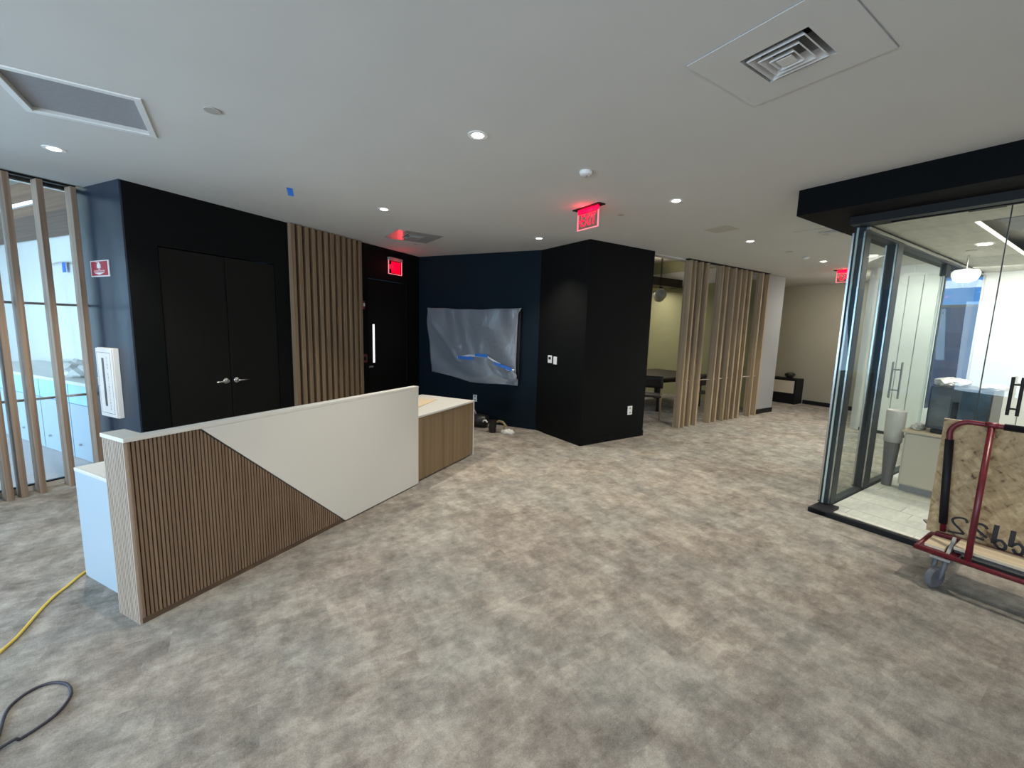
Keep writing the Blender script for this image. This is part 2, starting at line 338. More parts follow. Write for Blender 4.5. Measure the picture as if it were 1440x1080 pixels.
def dup(t, F, o, rz=0.0, label=None, group=None):
    r = t.copy(); COL.objects.link(r); r.location = W(F, *o); r.rotation_euler = (0, 0, math.radians(ANG[F]) + rz); r['_o'] = list(o); r['_F'] = F
    if label: r['label'] = label
    if group: r['group'] = group
    for c in t.children:
        k = c.copy(); COL.objects.link(k); k.parent = r
        for d in c.children:
            q = d.copy(); COL.objects.link(q); q.parent = k
    return r
def struct(m, name, mt, **kw):
    o = m.build(name, mt, **kw); o['kind'] = 'structure'; return o
def text(t, body, size, mt, name, F, o, face='-a', extrude=0.002, label=None, sx=1.0, vertical=False, emitoff=0):
    """lettering as mesh; face tells which way it looks in the frame ('-a' or '+n'), o = centre"""
    cu = bpy.data.curves.new(name, 'FONT'); cu.body = body; cu.size = size; cu.extrude = extrude; cu.align_x = 'CENTER'; cu.align_y = 'CENTER'
    if vertical: cu.space_line = 0.95
    tmp = bpy.data.objects.new(name, cu); COL.objects.link(tmp)
    dg = bpy.context.evaluated_depsgraph_get(); me = bpy.data.meshes.new_from_object(tmp.evaluated_get(dg)); bpy.data.objects.remove(tmp, do_unlink=True)
    # text x -> reading direction, text y -> up
    X = {'-a': Vector((0, -1, 0)), '+n': Vector((1, 0, 0)), '+n_r': Vector((-1, 0, 0)), '-b': Vector((0, -1, 0))}[face]
    N = {'-a': Vector((-1, 0, 0)), '+n': Vector((0, -1, 0)), '+n_r': Vector((0, -1, 0)), '-b': Vector((-1, 0, 0))}[face]
    R = Matrix((X*sx, Vector((0, 0, 1)), N)).transposed().to_4x4()
    me.transform(R); me.materials.clear(); me.materials.append(mt)
    ob = bpy.data.objects.new(name, me); COL.objects.link(ob); ob.parent = t; po = t['_o']
    ob.location = (o[0]-po[0], -(o[1]-po[1]), o[2]-po[2]); ob['_o'] = list(o)
    return ob
def arc(c, r, t0, t1, k): return [(c[0]+r*math.cos(t0+(t1-t0)*i/k), c[1]+r*math.sin(t0+(t1-t0)*i/k)) for i in range(k+1)]

# ================================================================== ROOM SHELL
def poly(name, pts, z0, z1, mt):
    bm = bmesh.new(); A_ = [bm.verts.new((p.x, p.y, z0)) for p in pts]; B_ = [bm.verts.new((p.x, p.y, z1)) for p in pts]; k = len(pts)
    bm.faces.new(A_); bm.faces.new(B_[::-1])
    for i in range(k): bm.faces.new((A_[i], B_[i], B_[(i+1) % k], A_[(i+1) % k]))
    bmesh.ops.recalc_face_normals(bm, faces=bm.faces)
    me = bpy.data.meshes.new(name); bm.to_mesh(me); bm.free(); me.materials.append(mt)
    o = bpy.data.objects.new(name, me); COL.objects.link(o); o['kind'] = 'structure'; return o
floor = poly('floor', [W('A', -4, -12), W('A', -4, 8), W('B', 13, 6), W('B', 13, -12), W('A', 9, -12)], -0.1, 0.0, M_CARPET)
ceiling = poly('ceiling', [W('A', -4, -5.69), W('A', -4, 8), W('B', 12.2, 6), W('B', 12.2, -9), W('B', 9.98, -9), W('B', 9.98, -4.58), W('B', 5.4, -4.58), W('B', 5.4, -5.4),
                           W('A', 6.6, -2.3), W('A', 6.6, -5.1), W('A', 2.2, -5.1), W('A', 2.2, -5.69)], H, H+0.35, M_CEIL)
# ceiling fittings: where each is let into the slab
LIGHTS = [('A', 1.557, -4.613), ('A', 2.549, -1.499), ('A', 3.723, -3.357), ('A', 5.625, -2.297), ('A', 4.448, -0.423), ('A', 6.646, 0.345), ('A', 8.74, 1.558)]
VR = ('B', 2.135, -1.075); VL = ('B', -0.70, -3.68); VS = ('B', 2.185, -5.985); VF = ('B', 6.04, -2.285)
cut = bmesh.new()
def cutbox(F, a, n, h, dz):
    m = Matrix.Translation(W(F, a, n, H)) @ Matrix.Rotation(math.radians(ANG[F]), 4, 'Z') @ Matrix.Diagonal((2*h, 2*h, 2*dz, 1))
    bmesh.ops.create_cube(cut, size=1, matrix=m)
for F, a, n in LIGHTS:
    bmesh.ops.create_cone(cut, cap_ends=True, segments=28, radius1=0.052, radius2=0.052, depth=0.08, matrix=Matrix.Translation(W(F, a, n, H)))
cutbox(*VR, 0.140, 0.16); cutbox(*VL, 0.275, 0.05); cutbox(*VS, 0.13, 0.16); cutbox(*VF, 0.13, 0.16)
cme = bpy.data.meshes.new('cut'); cut.to_mesh(cme); cut.free(); cob = bpy.data.objects.new('cut', cme); COL.objects.link(cob)
md = ceiling.modifiers.new('b', 'BOOLEAN'); md.operation = 'DIFFERENCE'; md.solver = 'EXACT'; md.object = cob
dg = bpy.context.evaluated_depsgraph_get(); nm = bpy.data.meshes.new_from_object(ceiling.evaluated_get(dg)); ceiling.modifiers.clear(); ceiling.data = nm
bpy.data.objects.remove(cob, do_unlink=True)

# reception walls (grid A)
m = MB('A').box(2.112, 2.36, -5.16, -5.011, 0, H).box(3.60, 5.17, -5.16, -5.011, 0, H).box(6.12, 6.62, -5.16, -5.011, 0, H)
m.box(2.36, 3.60, -5.16, -5.011, 2.40, H).box(5.17, 6.12, -5.16, -5.011, 2.42, H)
struct(m, 'wall_left', M_BLACK)
struct(MB('A').box(2.097, 2.112, -5.87, -5.011, 0, H).box(2.112, 2.25, -5.87, -5.161, 0, H), 'wall_end', M_SATIN)
struct(MB('A').box(6.462, 6.60, -5.011, -2.33, 0, H), 'wall_far', M_NAVY)
m = MB('B'); m.box(4.162, 5.535, -6.0, -4.47, 0, H); struct(m, 'wall_column', M_BLACK)
struct(MB('A').box(2.36, 3.7, -5.6, -5.5, 0, 2.9), 'wall_closet_back', M_BLACK)
# corridor and dining walls (grid B)
struct(MB('B').box(11.965, 12.12, -9.0, -2.9, 0, H), 'wall_back', M_TAUPE)
struct(MB('B').box(9.20, 9.985, -4.70, -4.575, 0, 3.6), 'wall_pier', M_GREYW)
struct(MB('B').box(5.0, 13.2, -8.65, -8.5, 0, 3.6), 'wall_dining', M_SAGE)
struct(MB('B').box(9.985, 10.1, -8.5, -4.70, 0, 3.6), 'wall_dining_end', M_SAGE)
struct(MB('B').box(5.1, 10.0, -8.6, -4.58, 3.60, 3.66), 'ceiling_dining', M_CEIL2)
struct(MB('B').box(5.1, 9.98, -8.5, -7.45, 2.84, 3.0), 'trim_dining_soffit', M_SAGE)
struct(MB('B').box(5.1, 9.985, -4.72, -4.585, H-0.02, 3.6), 'trim_ceiling_edge', M_CEIL)
# baseboards
struct(MB('B').box(11.945, 11.965, -4.76, -2.9, 0, 0.10), 'baseboard_back', M_BLK)
struct(MB('B').box(9.19, 9.99, -4.575, -4.562, 0, 0.10), 'baseboard_pier', M_BLK)
struct(MB('A').box(6.452, 6.462, -5.0, -2.36, 0, 0.09), 'baseboard_far', M_NAVY)
struct(MB('B').box(4.152, 5.54, -4.47, -4.462, 0, 0.09).box(4.152, 4.162, -5.36, -4.462, 0, 0.09), 'baseboard_column', M_BLACK)
# copy room behind the left partition
struct(MB('A').box(-1.5, 3.0, -11.5, -5.70, 3.6, 3.66), 'ceiling_copy_room', M_CEIL2)
struct(MB('A').box(2.95, 3.1, -11.5, -5.9, 0, 3.6), 'wall_copy_room', M_WHITEW)
struct(MB('A').box(-1.5, 3.0, -11.5, -11.35, 0, 3.6), 'wall_copy_room_side', M_WHITEW)
m = MB('A').box(-1.6, -1.5, -11.5, -5.7, 0, 0.4).box(-1.6, -1.5, -11.5, -5.7, 3.05, 3.6)
for n in (-11.4, -9.9, -8.4, -6.9, -5.8): m.box(-1.6, -1.5, n-0.05, n+0.05, 0.4, 3.05)
struct(m, 'wall_copy_room_window', M_WHITEW)
struct(MB('A').box(-4, 2.2, -5.71, -5.69, H, 3.66), 'trim_slat_ceiling_edge', M_BLK)
# walls behind and beside the camera
m = MB('A').box(-3.6, -3.45, -5.7, 8, 0, 0.45).box(-3.6, -3.45, -5.7, 8, 2.65, H)
for n in (-5.6, -2.7, 0.1, 2.9, 5.5, 7.9): m.box(-3.6, -3.45, n-0.1, n+0.1, 0.45, 2.65)
struct(m, 'wall_behind', M_WHITEW)
struct(MB('A').box(-3.53, -3.51, -5.6, 8, 0.45, 2.65), 'window_1', M_GLASSL)
struct(MB('A').box(-3.6, 2.4, 5.0, 5.15, 0, H), 'wall_right', M_WHITEW)

# ================================================================== CLOSET DOUBLE DOORS (grid A)
for (a0, a1, s) in ((2.368, 2.992, 1), (2.999, 3.593, -1)):
    nm = 'door_1' if s > 0 else 'door_2'
    d = bpy.data.objects.new(nm, None); COL.objects.link(d); o = ((a0+a1)/2, -5.05, 0); d.location = W('A', *o); d.rotation_euler = (0, 0, math.radians(ANG['A'])); d['_o'] = list(o); d['_F'] = 'A'; d['kind'] = 'structure'
    pm(d).box(a0, a1, -5.065, -5.020, 0.01, 2.39).build('door_leaf', M_DOOR, d, bevel=0.003)
    ah = 2.935 if s > 0 else 3.055
    h = pm(d).lathe((ah, -5.020, 1.0), [(0.0, 0), (0.033, 0.0), (0.033, 0.006), (0.028, 0.011), (0.014, 0.013), (0.012, 0.05), (0.0, 0.05)], 20, 'n').build('lever_rose', M_STEEL, d, smooth=False)
    mm = MB('A', tuple(h['_o'])); mm.tube([(ah, -4.975, 1.0), (ah-s*0.02, -4.972, 1.0), (ah-s*0.06, -4.974, 0.999), (ah-s*0.125, -4.976, 0.998)], [0.011, 0.0105, 0.009, 0.008], 10); mm.build('lever', M_STEEL, h, smooth=True)

# entrance door with a lit vision slit
d = bpy.data.objects.new('door_3', None); COL.objects.link(d); d.location = W('A', 5.64, -5.06, 0); d.rotation_euler = (0, 0, math.radians(ANG['A'])); d['_o'] = [5.64, -5.06, 0]; d['_F'] = 'A'; d['kind'] = 'structure'
m = pm(d).box(5.175, 5.292, -5.085, -5.04, 0.01, 2.41).box(5.345, 6.115, -5.085, -5.04, 0.01, 2.41).box(5.292, 5.345, -5.085, -5.04, 0.01, 1.06).box(5.292, 5.345, -5.085, -5.04, 1.69, 2.41)
m.build('door_leaf', M_DOOR, d)
pm(d).box(5.292, 5.345, -5.07, -5.05, 1.06, 1.69).build('vision_panel', M_VIS, d)['label'] = 'narrow lit vision panel'
pm(d).box(5.195, 5.29, -5.040, -5.034, 0.985, 1.012).build('latch_plate', M_GREYPL, d)
# wall battens beside the closet: one mounted panel of twelve
t = thing('batten_panel', 'A', (4.37, -4.98, 0), 'tall panel of twelve vertical oak battens on the black wall beside the closet doors', 'wall panel')
pm(t).box(3.775, 4.965, -5.011, -5.003, 0.0, H-0.005).build('backing', M_BLACK, t)
b0 = None
for i in range(12):
    a = 3.785 + i*0.1035
    if b0 is None:
        b0 = MB('A', (a, -4.96, 0)).box(a, a+0.054, -5.003, -4.935, 0.0, H-0.006).build('batten', M_OAKB, t, bevel=0.002)
    else:
        k = b0.copy(); COL.objects.link(k); k.parent = t; k.location = b0.location + Vector((i*0.1035, 0, 0))

# ================================================================== LEFT PARTITION: slats + glass
SL = [0.30, 0.55, 0.69, 0.95, 1.07, 1.225, 1.348, 1.438, 1.559, 1.768, 1.995]
t = thing('slat_screen', 'A', (1.2, -5.73, 0), 'free standing screen of oak slats before the glass partition on the left', 'screen')
s0 = None
for a in SL:
    if s0 is None:
        s0 = MB('A', (a, -5.73, 0)).box(a, a+0.044, -5.79, -5.668, 0.0, H-0.02).build('slat', M_OAKL, t, bevel=0.002); a00 = a
    else:
        k = s0.copy(); COL.objects.link(k); k.parent = t; k.location = s0.location + Vector((a-a00, 0, 0))
pm(t).box(0.2, 2.05, -5.76, -5.71, H-0.02, H-0.001).build('ceiling_track', M_BLK, t)
t = thing('glass_partition', 'A', (1.0, -5.87, 0), 'framed clear glass partition behind the left oak slat screen', 'partition')
pm(t).box(-0.6, 2.097, -5.895, -5.845, 0.0, 0.05).build('sill', M_LAM, t)
pm(t).box(-0.6, 2.097, -5.885, -5.845, 0.05, 0.062).build('sill_gasket', M_BLK, t)
pm(t).box(-0.6, 2.097, -5.875, -5.865, 0.062, 2.90).build('glass_pane', M_GLASSL, t)
for z in (1.80, 0.885): pm(t).box(-0.6, 2.097, -5.889, -5.851, z-0.011, z+0.011).build('glazing_bar', M_STEEL if z < 1 else M_GREYPL, t)
pm(t).box(-0.6, 2.097, -5.895, -5.845, 2.90, H).build('head', M_STEEL, t)
struct(MB('A').box(-1.5, 2.95, -11.35, -5.90, 0.0, 0.004), 'floor_copy_room', mat('pale_rose_carpet', (0.50, 0.46, 0.455), 0.95, var=0.04, scale=30, spec=0.1))
# copy room bulkhead, counter, things on it
struct(MB('A').box(2.2, 2.9, -11.3, -5.95, 2.835, 3.22), 'trim_bulkhead', M_BROWN)
t = thing('linear_light', 'A', (2.19, -7.9, 2.96), 'slim linear light strip on the brown bulkhead of the room behind the left glass', 'light')
pm(t).box(2.172, 2.2, -8.6, -7.1, 2.945, 2.985).build('housing', M_WHITEPL, t)
pm(t).box(2.166, 2.172, -8.58, -7.12, 2.95, 2.98).build('diffuser', M_LED, t)
units = [(-6.02, -6.82), (-6.83, -7.63), (-7.64, -8.44), (-8.45, -9.25), (-9.26, -10.06)]
for i, (n1, n0) in enumerate(units):
    t = thing('base_cabinet', 'A', (2.45, (n0+n1)/2, 0), ['white base cabinet behind the left glass, nearest the black wall', 'white base cabinet behind the left glass, second from the black wall', 'white base cabinet behind the left glass, third from the black wall', 'white base cabinet behind the left glass, fourth from the black wall', 'white base cabinet behind the left glass, farthest from the black wall'][i], 'cabinet', 'base cabinets behind the left glass')
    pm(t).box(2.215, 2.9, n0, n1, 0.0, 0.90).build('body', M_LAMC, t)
    f = pm(t).box(2.195, 2.215, n0+0.003, n1-0.003, 0.01, 0.665).build('door', M_LAMC, t)
    MB('A', tuple(f['_o'])).lathe((2.195, (n0+n1)/2-0.2, 0.19), [(0.0, 0), (0.012, 0), (0.016, -0.02), (0.0, -0.022)], 12, 'a').build('knob', M_STEEL, f)
    pm(t).box(2.195, 2.215, n0+0.003, n1-0.003, 0.672, 0.895).build('drawer', mat('sky_blue_front', (0.36, 0.62, 0.86), 0.4, var=0.04), t)  # drawer front in sky blue, stronger than the door below
tag(MB('A', (2.5, -8, 0.9)).box(2.18, 2.93, -10.1, -6.0, 0.90, 0.94).build('countertop', M_LAM, bevel=0.003), 'white countertop running over the base cabinets behind the left glass', 'countertop')
def crumple(F, c, r, mt, name, label, cat, seed, sq=0.55, p=None):
    rd = random.Random(seed); bm = bmesh.new(); bmesh.ops.create_icosphere(bm, subdivisions=3, radius=1.0)
    for v in bm.verts:
        k = 1 + 0.16*math.sin(v.co.x*5+seed)*math.cos(v.co.y*6+seed*2) + rd.uniform(-.10, .10)
        v.co = Vector((v.co.x*r[0]*k, v.co.y*r[1]*k, max(-0.999, v.co.z*k)*r[2]))
        if v.co.z < -r[2]*sq: v.co.z = -r[2]*sq
        v.co.z += r[2]*sq
    me = bpy.data.meshes.new(name); bm.to_mesh(me); bm.free(); me.materials.append(mt)
    o = bpy.data.objects.new(name, me); COL.objects.link(o)
    if p is None:
        o.location = W(F, *c); o.rotation_euler = (0, 0, math.radians(ANG[F])); tag(o, label, cat)
    else:
        po = p['_o']; o.parent = p; o.location = (c[0]-po[0], -(c[1]-po[1]), c[2]-po[2])
    return o
crumple('A', (2.45, -7.15, 0.941), (0.2, 0.24, 0.13), M_FILMW, 'plastic_bag', 'crumpled white plastic bag on the countertop behind the left glass', 'bag', 3)
for i, (n, dz, w, rr) in enumerate(((-6.35, 0.0, 0.16, 0.1), (-6.36, 0.014, 0.13, -0.15), (-6.33, 0.026, 0.15, 0.25))):
    o = MB('A', (2.40, n, 0.941)).box(2.28, 2.52, n-w, n+w, 0.941+dz, 0.952+dz).build('papers', mat('brown_paper', (0.30, 0.24, 0.24), 0.8, var=0.3, scale=20) if i == 1 else M_LAM)
    tag(o, ['lowest white sheet of the paper stack behind the left glass', 'brown printed sheet in the paper stack behind the left glass', 'topmost white sheet of the paper stack behind the left glass'][i], 'paper', 'papers on the copy room counter')
    o.rotation_euler.z += rr
# plastic sheet hung on the copy room wall
def fold_sheet(F, o, n0, n1, z0, z1, a, amp, mt, name, label, cat, ph=0.0, parent=None):
    m = MB(F, o)
    m.grid(lambda s, q: (a - 0.02 - amp*(0.5+0.5*math.sin(s*19+ph+2*q))*(0.4+0.6*(1-q)), n0+(n1-n0)*s, z0+(z1-z0)*q + 0.03*math.sin(s*9+ph)), 36, 24)
    ob = m.build(name, mt, parent, smooth=True, solid=0.002)
    if parent is None: tag(ob, label, cat)
    return ob
fold_sheet('A', (2.93, -8.3, 0.95), -9.2, -7.2, 0.97, 2.45, 2.94, 0.05, M_FILMW, 'plastic_drape', 'clear plastic drape hung on the white wall behind the left glass', 'plastic sheet')
for i, (n, z) in enumerate(((-8.55, 2.38), (-7.42, 2.40))):
    tag(MB('A', (2.86, n, z)).box(2.852, 2.857, n-0.05, n+0.05, z-0.07, z+0.07).build('tape_strip', M_TAPE), ['blue tape strip on the plastic drape, left upper corner', 'blue tape strip on the plastic drape, right upper corner'][i], 'tape')

# fire extinguisher sign and cabinet on the short wall
t = thing('extinguisher_sign', 'A', (2.095, -5.495, 2.16), 'square red and white fire extinguisher sign high on the short black wall', 'sign')
pm(t).box(2.089, 2.096, -5.675, -5.312, 2.082, 2.238).build('sign_plate', M_WHITEPL, t)
pm(t).box(2.087, 2.089, -5.658, -5.334, 2.093, 2.229).build('red_field', M_REDSIGN, t)
m = pm(t); m.box(2.0855, 2.087, -5.535, -5.465, 2.165, 2.20).prism([(-5.53, 2.20), (-5.47, 2.20), (-5.485, 2.214), (-5.515, 2.214)], 2.0855, 2.087, 'a').box(2.0855, 2.087, -5.51, -5.49, 2.214, 2.221).box(2.0855, 2.087, -5.545, -5.49, 2.2175, 2.222)
m.build('extinguisher_pictogram', M_WHITEPL, t)
m = pm(t); m.prism([(-5.61, 2.122), (-5.39, 2.122), (-5.5, 2.100)], 2.0855, 2.087, 'a'); m.build('down_arrow', M_WHITEPL, t)
text(t, 'FIRE', 0.022, M_WHITEPL, 'lettering', 'A', (2.0865, -5.497, 2.153), '-a', 0.0005)
text(t, 'EXTINGUISHER', 0.020, M_WHITEPL, 'lettering', 'A', (2.0865, -5.497, 2.136), '-a', 0.0005, sx=1.6)
t = thing('extinguisher_cabinet', 'A', (2.09, -5.455, 0.68), 'white surface mounted fire extinguisher cabinet with dark viewing slot on the short black wall', 'cabinet')
pm(t).box(2.050, 2.096, -5.615, -5.295, 0.685, 1.385).build('body', M_WHITEPL, t, bevel=0.003)
dr = pm(t).box(2.036, 2.050, -5.612, -5.298, 0.690, 1.380).build('door', M_WHITEPL, t, bevel=0.003)
m = MB('A', tuple(dr['_o']))
for x0, x1, y0, y1 in ((-5.59, -5.325, 1.338, 1.343), (-5.59, -5.325, 0.725, 0.730), (-5.59, -5.586, 0.725, 1.343), (-5.329, -5.325, 0.725, 1.343)): m.box(2.0345, 2.036, x0, x1, y0, y1)
m.build('inset_line', M_GREYPL, dr)
MB('A', tuple(dr['_o'])).box(2.0335, 2.036, -5.498, -5.460, 0.80, 1.285).build('viewing_slot', mat('dark_slot', (0.06, 0.05, 0.055), 0.3, var=0.1), dr)
MB('A', tuple(dr['_o'])).tube([(2.036, -5.585, 1.09), (2.022, -5.585, 1.09), (2.022, -5.585, 1.00), (2.036, -5.585, 1.00)], 0.005, 8).build('handle', M_STEEL, dr)
for i, ch in enumerate('FIRE EXTINGUISHER'):
    if ch != ' ': text(dr, ch, 0.034, M_GREYPL, 'letter', 'A', (2.0355, -5.395, 1.285-i*0.032), '-a', 0.0004)

# red fire devices by the entrance
t = thing('fire_strobe', 'A', (5.02, -5.005, 1.99), 'red fire alarm strobe with white lens beside the entrance door', 'fire alarm')
pm(t).box(4.985, 5.065, -5.011, -4.975, 1.92, 2.05).build('body', mat('alarm_red', (0.22, 0.012, 0.015), 0.4, var=0.05), t, bevel=0.006)
pm(t).box(5.022, 5.052, -4.975, -4.958, 1.965, 2.015).build('lens', M_WHITEPL, t, bevel=0.004)
t = thing('pull_station', 'A', (5.05, -5.005, 1.15), 'dull red manual pull station at hand height beside the entrance door', 'fire alarm')
pm(t).box(4.99, 5.108, -5.011, -4.98, 1.08, 1.215).build('body', mat('dull_red', (0.13, 0.03, 0.025), 0.45, var=0.08), t, bevel=0.005)
pm(t).box(5.03, 5.07, -4.98, -4.966, 1.12, 1.175).build('handle', M_BLK, t, bevel=0.003)

# ================================================================== EXIT SIGNS
def exit_sign(F, a, n, z0, z1, half, face, label, body='EXIT', bracket=0.05, mount='ceiling'):
    t = thing('exit_sign', F, (a, n, z1), label, 'exit sign', 'lit exit signs')
    pane = glass('edge_lit_acrylic', (0.97, 0.80, 0.80))
    zt = z1 - bracket
    if face == '-a':
        pm(t).box(a-0.045, a+0.045, n-half-0.05, n+half+0.05, z1-0.010, z1).build('canopy', M_BLK if mount == 'ceiling' else M_GREYPL, t)
        pm(t).box(a-0.012, a+0.012, n-half, n+half, zt-0.004, z1-0.01).build('lamp_bar', M_REDLIT, t)
        pm(t).box(a-0.004, a+0.004, n-half, n+half, z0, zt-0.004).build('acrylic_panel', pane, t)
        e = pm(t).box(a-0.006, a+0.006, n-half-0.008, n-half, z0-0.008, zt).box(a-0.006, a+0.006, n+half, n+half+0.008, z0-0.008, zt).box(a-0.006, a+0.006, n-half, n+half, z0-0.008, z0)
        e.build('lit_edge', M_REDEDGE, t)
        zc = (z0+zt)/2; hh = zt - z0
        text(t, body, hh*1.05, M_REDLIT, 'lettering', F, (a-0.0055, n+0.01, zc-0.004), '-a', 0.001, sx=2*half*0.72/(hh*1.05*1.95))
        m = pm(t); m.prism([(n-half+0.012, zc), (n-half+0.04, zc+0.022), (n-half+0.03, zc), (n-half+0.04, zc-0.022)], a-0.0065, a-0.0045, 'a'); m.build('arrow', M_REDLIT, t)
        lp = W(F, a-0.06, n, z1-0.05)
    else:
        pm(t).box(a-half, a+half, n-0.03, n+0.03, zt, z1).build('canopy', M_GREYPL, t)
        pm(t).box(a-half, a+half, n-0.004, n+0.004, z0, zt).build('acrylic_panel', pane, t)
        pm(t).box(a-half-0.006, a-half, n-0.006, n+0.008, z0-0.008, zt).box(a+half, a+half+0.006, n-0.006, n+0.008, z0-0.008, zt).box(a-half, a+half, n-0.006, n+0.008, z0-0.008, z0).build('lit_edge', M_REDEDGE, t)
        zc = (z0+zt)/2; hh = zt - z0
        pm(t).box(a-half*0.62, a+half*0.8, n+0.004, n+0.006, z0+0.012, zt-0.012).build('lit_field', mat('red_lit_field', (0.6, 0, 0.02), 0.4, emit=(1, 0.0, 0.02), estr=0.75), t)
        text(t, body, hh*0.95, M_REDLIT, 'lettering', F, (a+half*0.06, n+0.008, zc), '+n', 0.001, sx=2*half*0.66/(hh*0.95*1.95))
        lp = W(F, a, n+0.12, (z0+z1)/2)
    l = bpy.data.lights.new('exit_glow', 'POINT'); l.energy = 0.9; l.color = (1, 0.03, 0.05); l.shadow_soft_size = 0.04
    lo = bpy.data.objects.new('exit_glow', l); COL.objects.link(lo); lo.location = lp
    return t
exit_sign('B', 3.08, -3.36, 2.735, H, 0.145, '-a', 'red edge lit exit sign hanging from the ceiling before the black column', 'EXIT')
exit_sign('A', 5.785, -4.985, 2.545, 2.81, 0.16, '+n', 'red edge lit exit sign on the black wall above the entrance door')
exit_sign('B', 9.54, -3.33, 2.72, H, 0.15, '-a', 'red edge lit exit sign far down the corridor beside the glass room', 'EXIT')

# ================================================================== CEILING FITTINGS
LAB = ['downlight nearest the left slat screen', 'large bright downlight nearest the camera in mid ceiling', 'downlight above the reception desk before the battens', 'downlight before the navy wall, left of the hanging exit sign',
       'downlight right of the hanging exit sign', 'downlight before the right slat screen', 'farthest downlight, beside the far exit sign']
def downlight(F, a, n, label, power, z=H):
    t = thing('downlight', F, (a, n, z), 'round recessed ' + label, 'ceiling light', 'recessed downlights')
    pm(t).lathe((a, n, z-0.004), [(0.048, 0.0), (0.066, 0.0), (0.066, 0.004), (0.048, 0.004)], 28).build('trim_ring', M_WHITEPL, t)
    pm(t).lathe((a, n, z), [(0.0, -0.012), (0.025, -0.010), (0.048, -0.001), (0.048, 0.006), (0.0, 0.006)], 24).build('lens', M_LENS, t)
    l = bpy.data.lights.new('downlight_beam', 'SPOT'); l.energy = power; l.color = (1.0, 0.91, 0.76); l.spot_size = math.radians(104); l.spot_blend = 0.9; l.shadow_soft_size = 0.035
    o = bpy.data.objects.new('downlight_beam', l); COL.objects.link(o); o.location = W(F, a, n, z-0.03)
    return t
for (F, a, n), lb in zip(LIGHTS, LAB): downlight(F, a, n, lb, 165)
# two more outside the view: one in the soffit above the cart, one behind the camera
for F, a, n, zz, pw in (('B', 4.40, -0.05, 2.729, 130), ('B', -0.6, -0.6, H, 120)):
    l = bpy.data.lights.new('downlight_beam', 'SPOT'); l.energy = pw; l.color = (1.0, 0.91, 0.76); l.spot_size = math.radians(130); l.spot_blend = 0.7; l.shadow_soft_size = 0.025
    o = bpy.data.objects.new('downlight_beam', l); COL.objects.link(o); o.location = W(F, a, n, zz-0.012)

def diffuser(pos, half, core, mt, label, rings=3):
    F, a, n = pos; t = thing('air_diffuser', F, (a, n, H), label, 'air vent')
    m = pm(t); z0, z1 = H-0.006, H-0.0005
    m.box(a-half, a+half, n-half, n-core, z0, z1).box(a-half, a+half, n+core, n+half, z0, z1).box(a-half, a-core, n-core, n+core, z0, z1).box(a+core, a+half, n-core, n+core, z0, z1)
    m.build('face_plate', mt, t)
    g = pm(t); k = half+0.004
    g.box(a-k, a+k, n-k, n-half, H-0.003, H-0.0005).box(a-k, a+k, n+half, n+k, H-0.003, H-0.0005).box(a-k, a-half, n-half, n+half, H-0.003, H-0.0005).box(a+half, a+k, n-half, n+half, H-0.003, H-0.0005)
    g.build('shadow_gap', M_GREYPL, t)
    pm(t).box(a-core, a+core, n-core, n+core, H+0.14, H+0.15).build('duct_plate', M_BLK, t)
    for i in range(rings):
        h = core*(0.86 - 0.24*i); g = pm(t); zz = H - 0.012 - 0.004*i
        ro, ri, dz = h, h-core*0.20, 0.034
        V = [[g.bm.verts.new(g.P(a+sx_*r, n+sy_*r, zz+zq)) for sx_, sy_ in ((-1, -1), (1, -1), (1, 1), (-1, 1))] for r, zq in ((ro, 0), (ri, dz), (ri-0.003, dz), (ro-0.004, -0.003))]
        for q in range(4):
            for j in range(4): g.bm.faces.new((V[q][j], V[q][(j+1) % 4], V[(q+1) % 4][(j+1) % 4], V[(q+1) % 4][j]))
        g.build('louver_ring', mt, t)
    h = core*(0.86-0.24*rings)+0.012; pm(t).box(a-h, a+h, n-h, n+h, H-0.022, H-0.018).build('center_plate', mt, t)
    for s, q in ((0.5, 0), (0.5, 1)):
        pass
    return t
diffuser(VR, 0.302, 0.140, M_CEIL, 'large square four way air diffuser in the ceiling at upper right')
diffuser(VS, 0.325, 0.13, M_VENTGLOSS, 'satin metal square air diffuser in the ceiling before the entrance door', 2)
diffuser(VF, 0.31, 0.13, M_CEIL, 'square air diffuser in the corridor ceiling beside the black soffit', 2)
F, a, n = VL; t = thing('return_grille', F, (a, n, H), 'grey return air grille in a white frame in the ceiling at upper left', 'air vent')
m = pm(t)
for q in ((a-0.31, a+0.31, n-0.31, n-0.275), (a-0.31, a+0.31, n+0.275, n+0.31), (a-0.31, a-0.275, n-0.275, n+0.275), (a+0.275, a+0.31, n-0.275, n+0.275)): m.box(*q, H-0.008, H-0.0005)
m.build('frame', M_WHITEPL, t)
pm(t).box(a-0.272, a+0.272, n-0.272, n+0.272, H+0.018, H+0.022).build('perforated_panel', M_ALU, t)
t = tag(MB('B', (4.93, -3.045, H)).box(4.79, 5.07, -3.19, -2.90, H-0.007, H-0.0005).build('access_panel', mat('panel_beige', (0.50, 0.47, 0.40), 0.8, var=0.02), bevel=0.002), 'small square ceiling access panel between the downlights', 'access panel')
t = thing('smoke_detector', 'B', (2.386, -2.652, H), 'white domed smoke detector in mid ceiling above the hanging exit sign', 'smoke detector')
pm(t).lathe((2.386, -2.652, H), [(0.0, -0.001), (0.052, -0.001), (0.052, -0.012), (0.044, -0.026), (0.028, -0.032), (0.0, -0.032)][::-1], 24).build('base', M_WHITEPL, t)
pm(t).lathe((2.386, -2.652, H), [(0.0, -0.046), (0.012, -0.044), (0.016, -0.033), (0.0, -0.032)], 16).build('sensor', M_GREYPL, t)
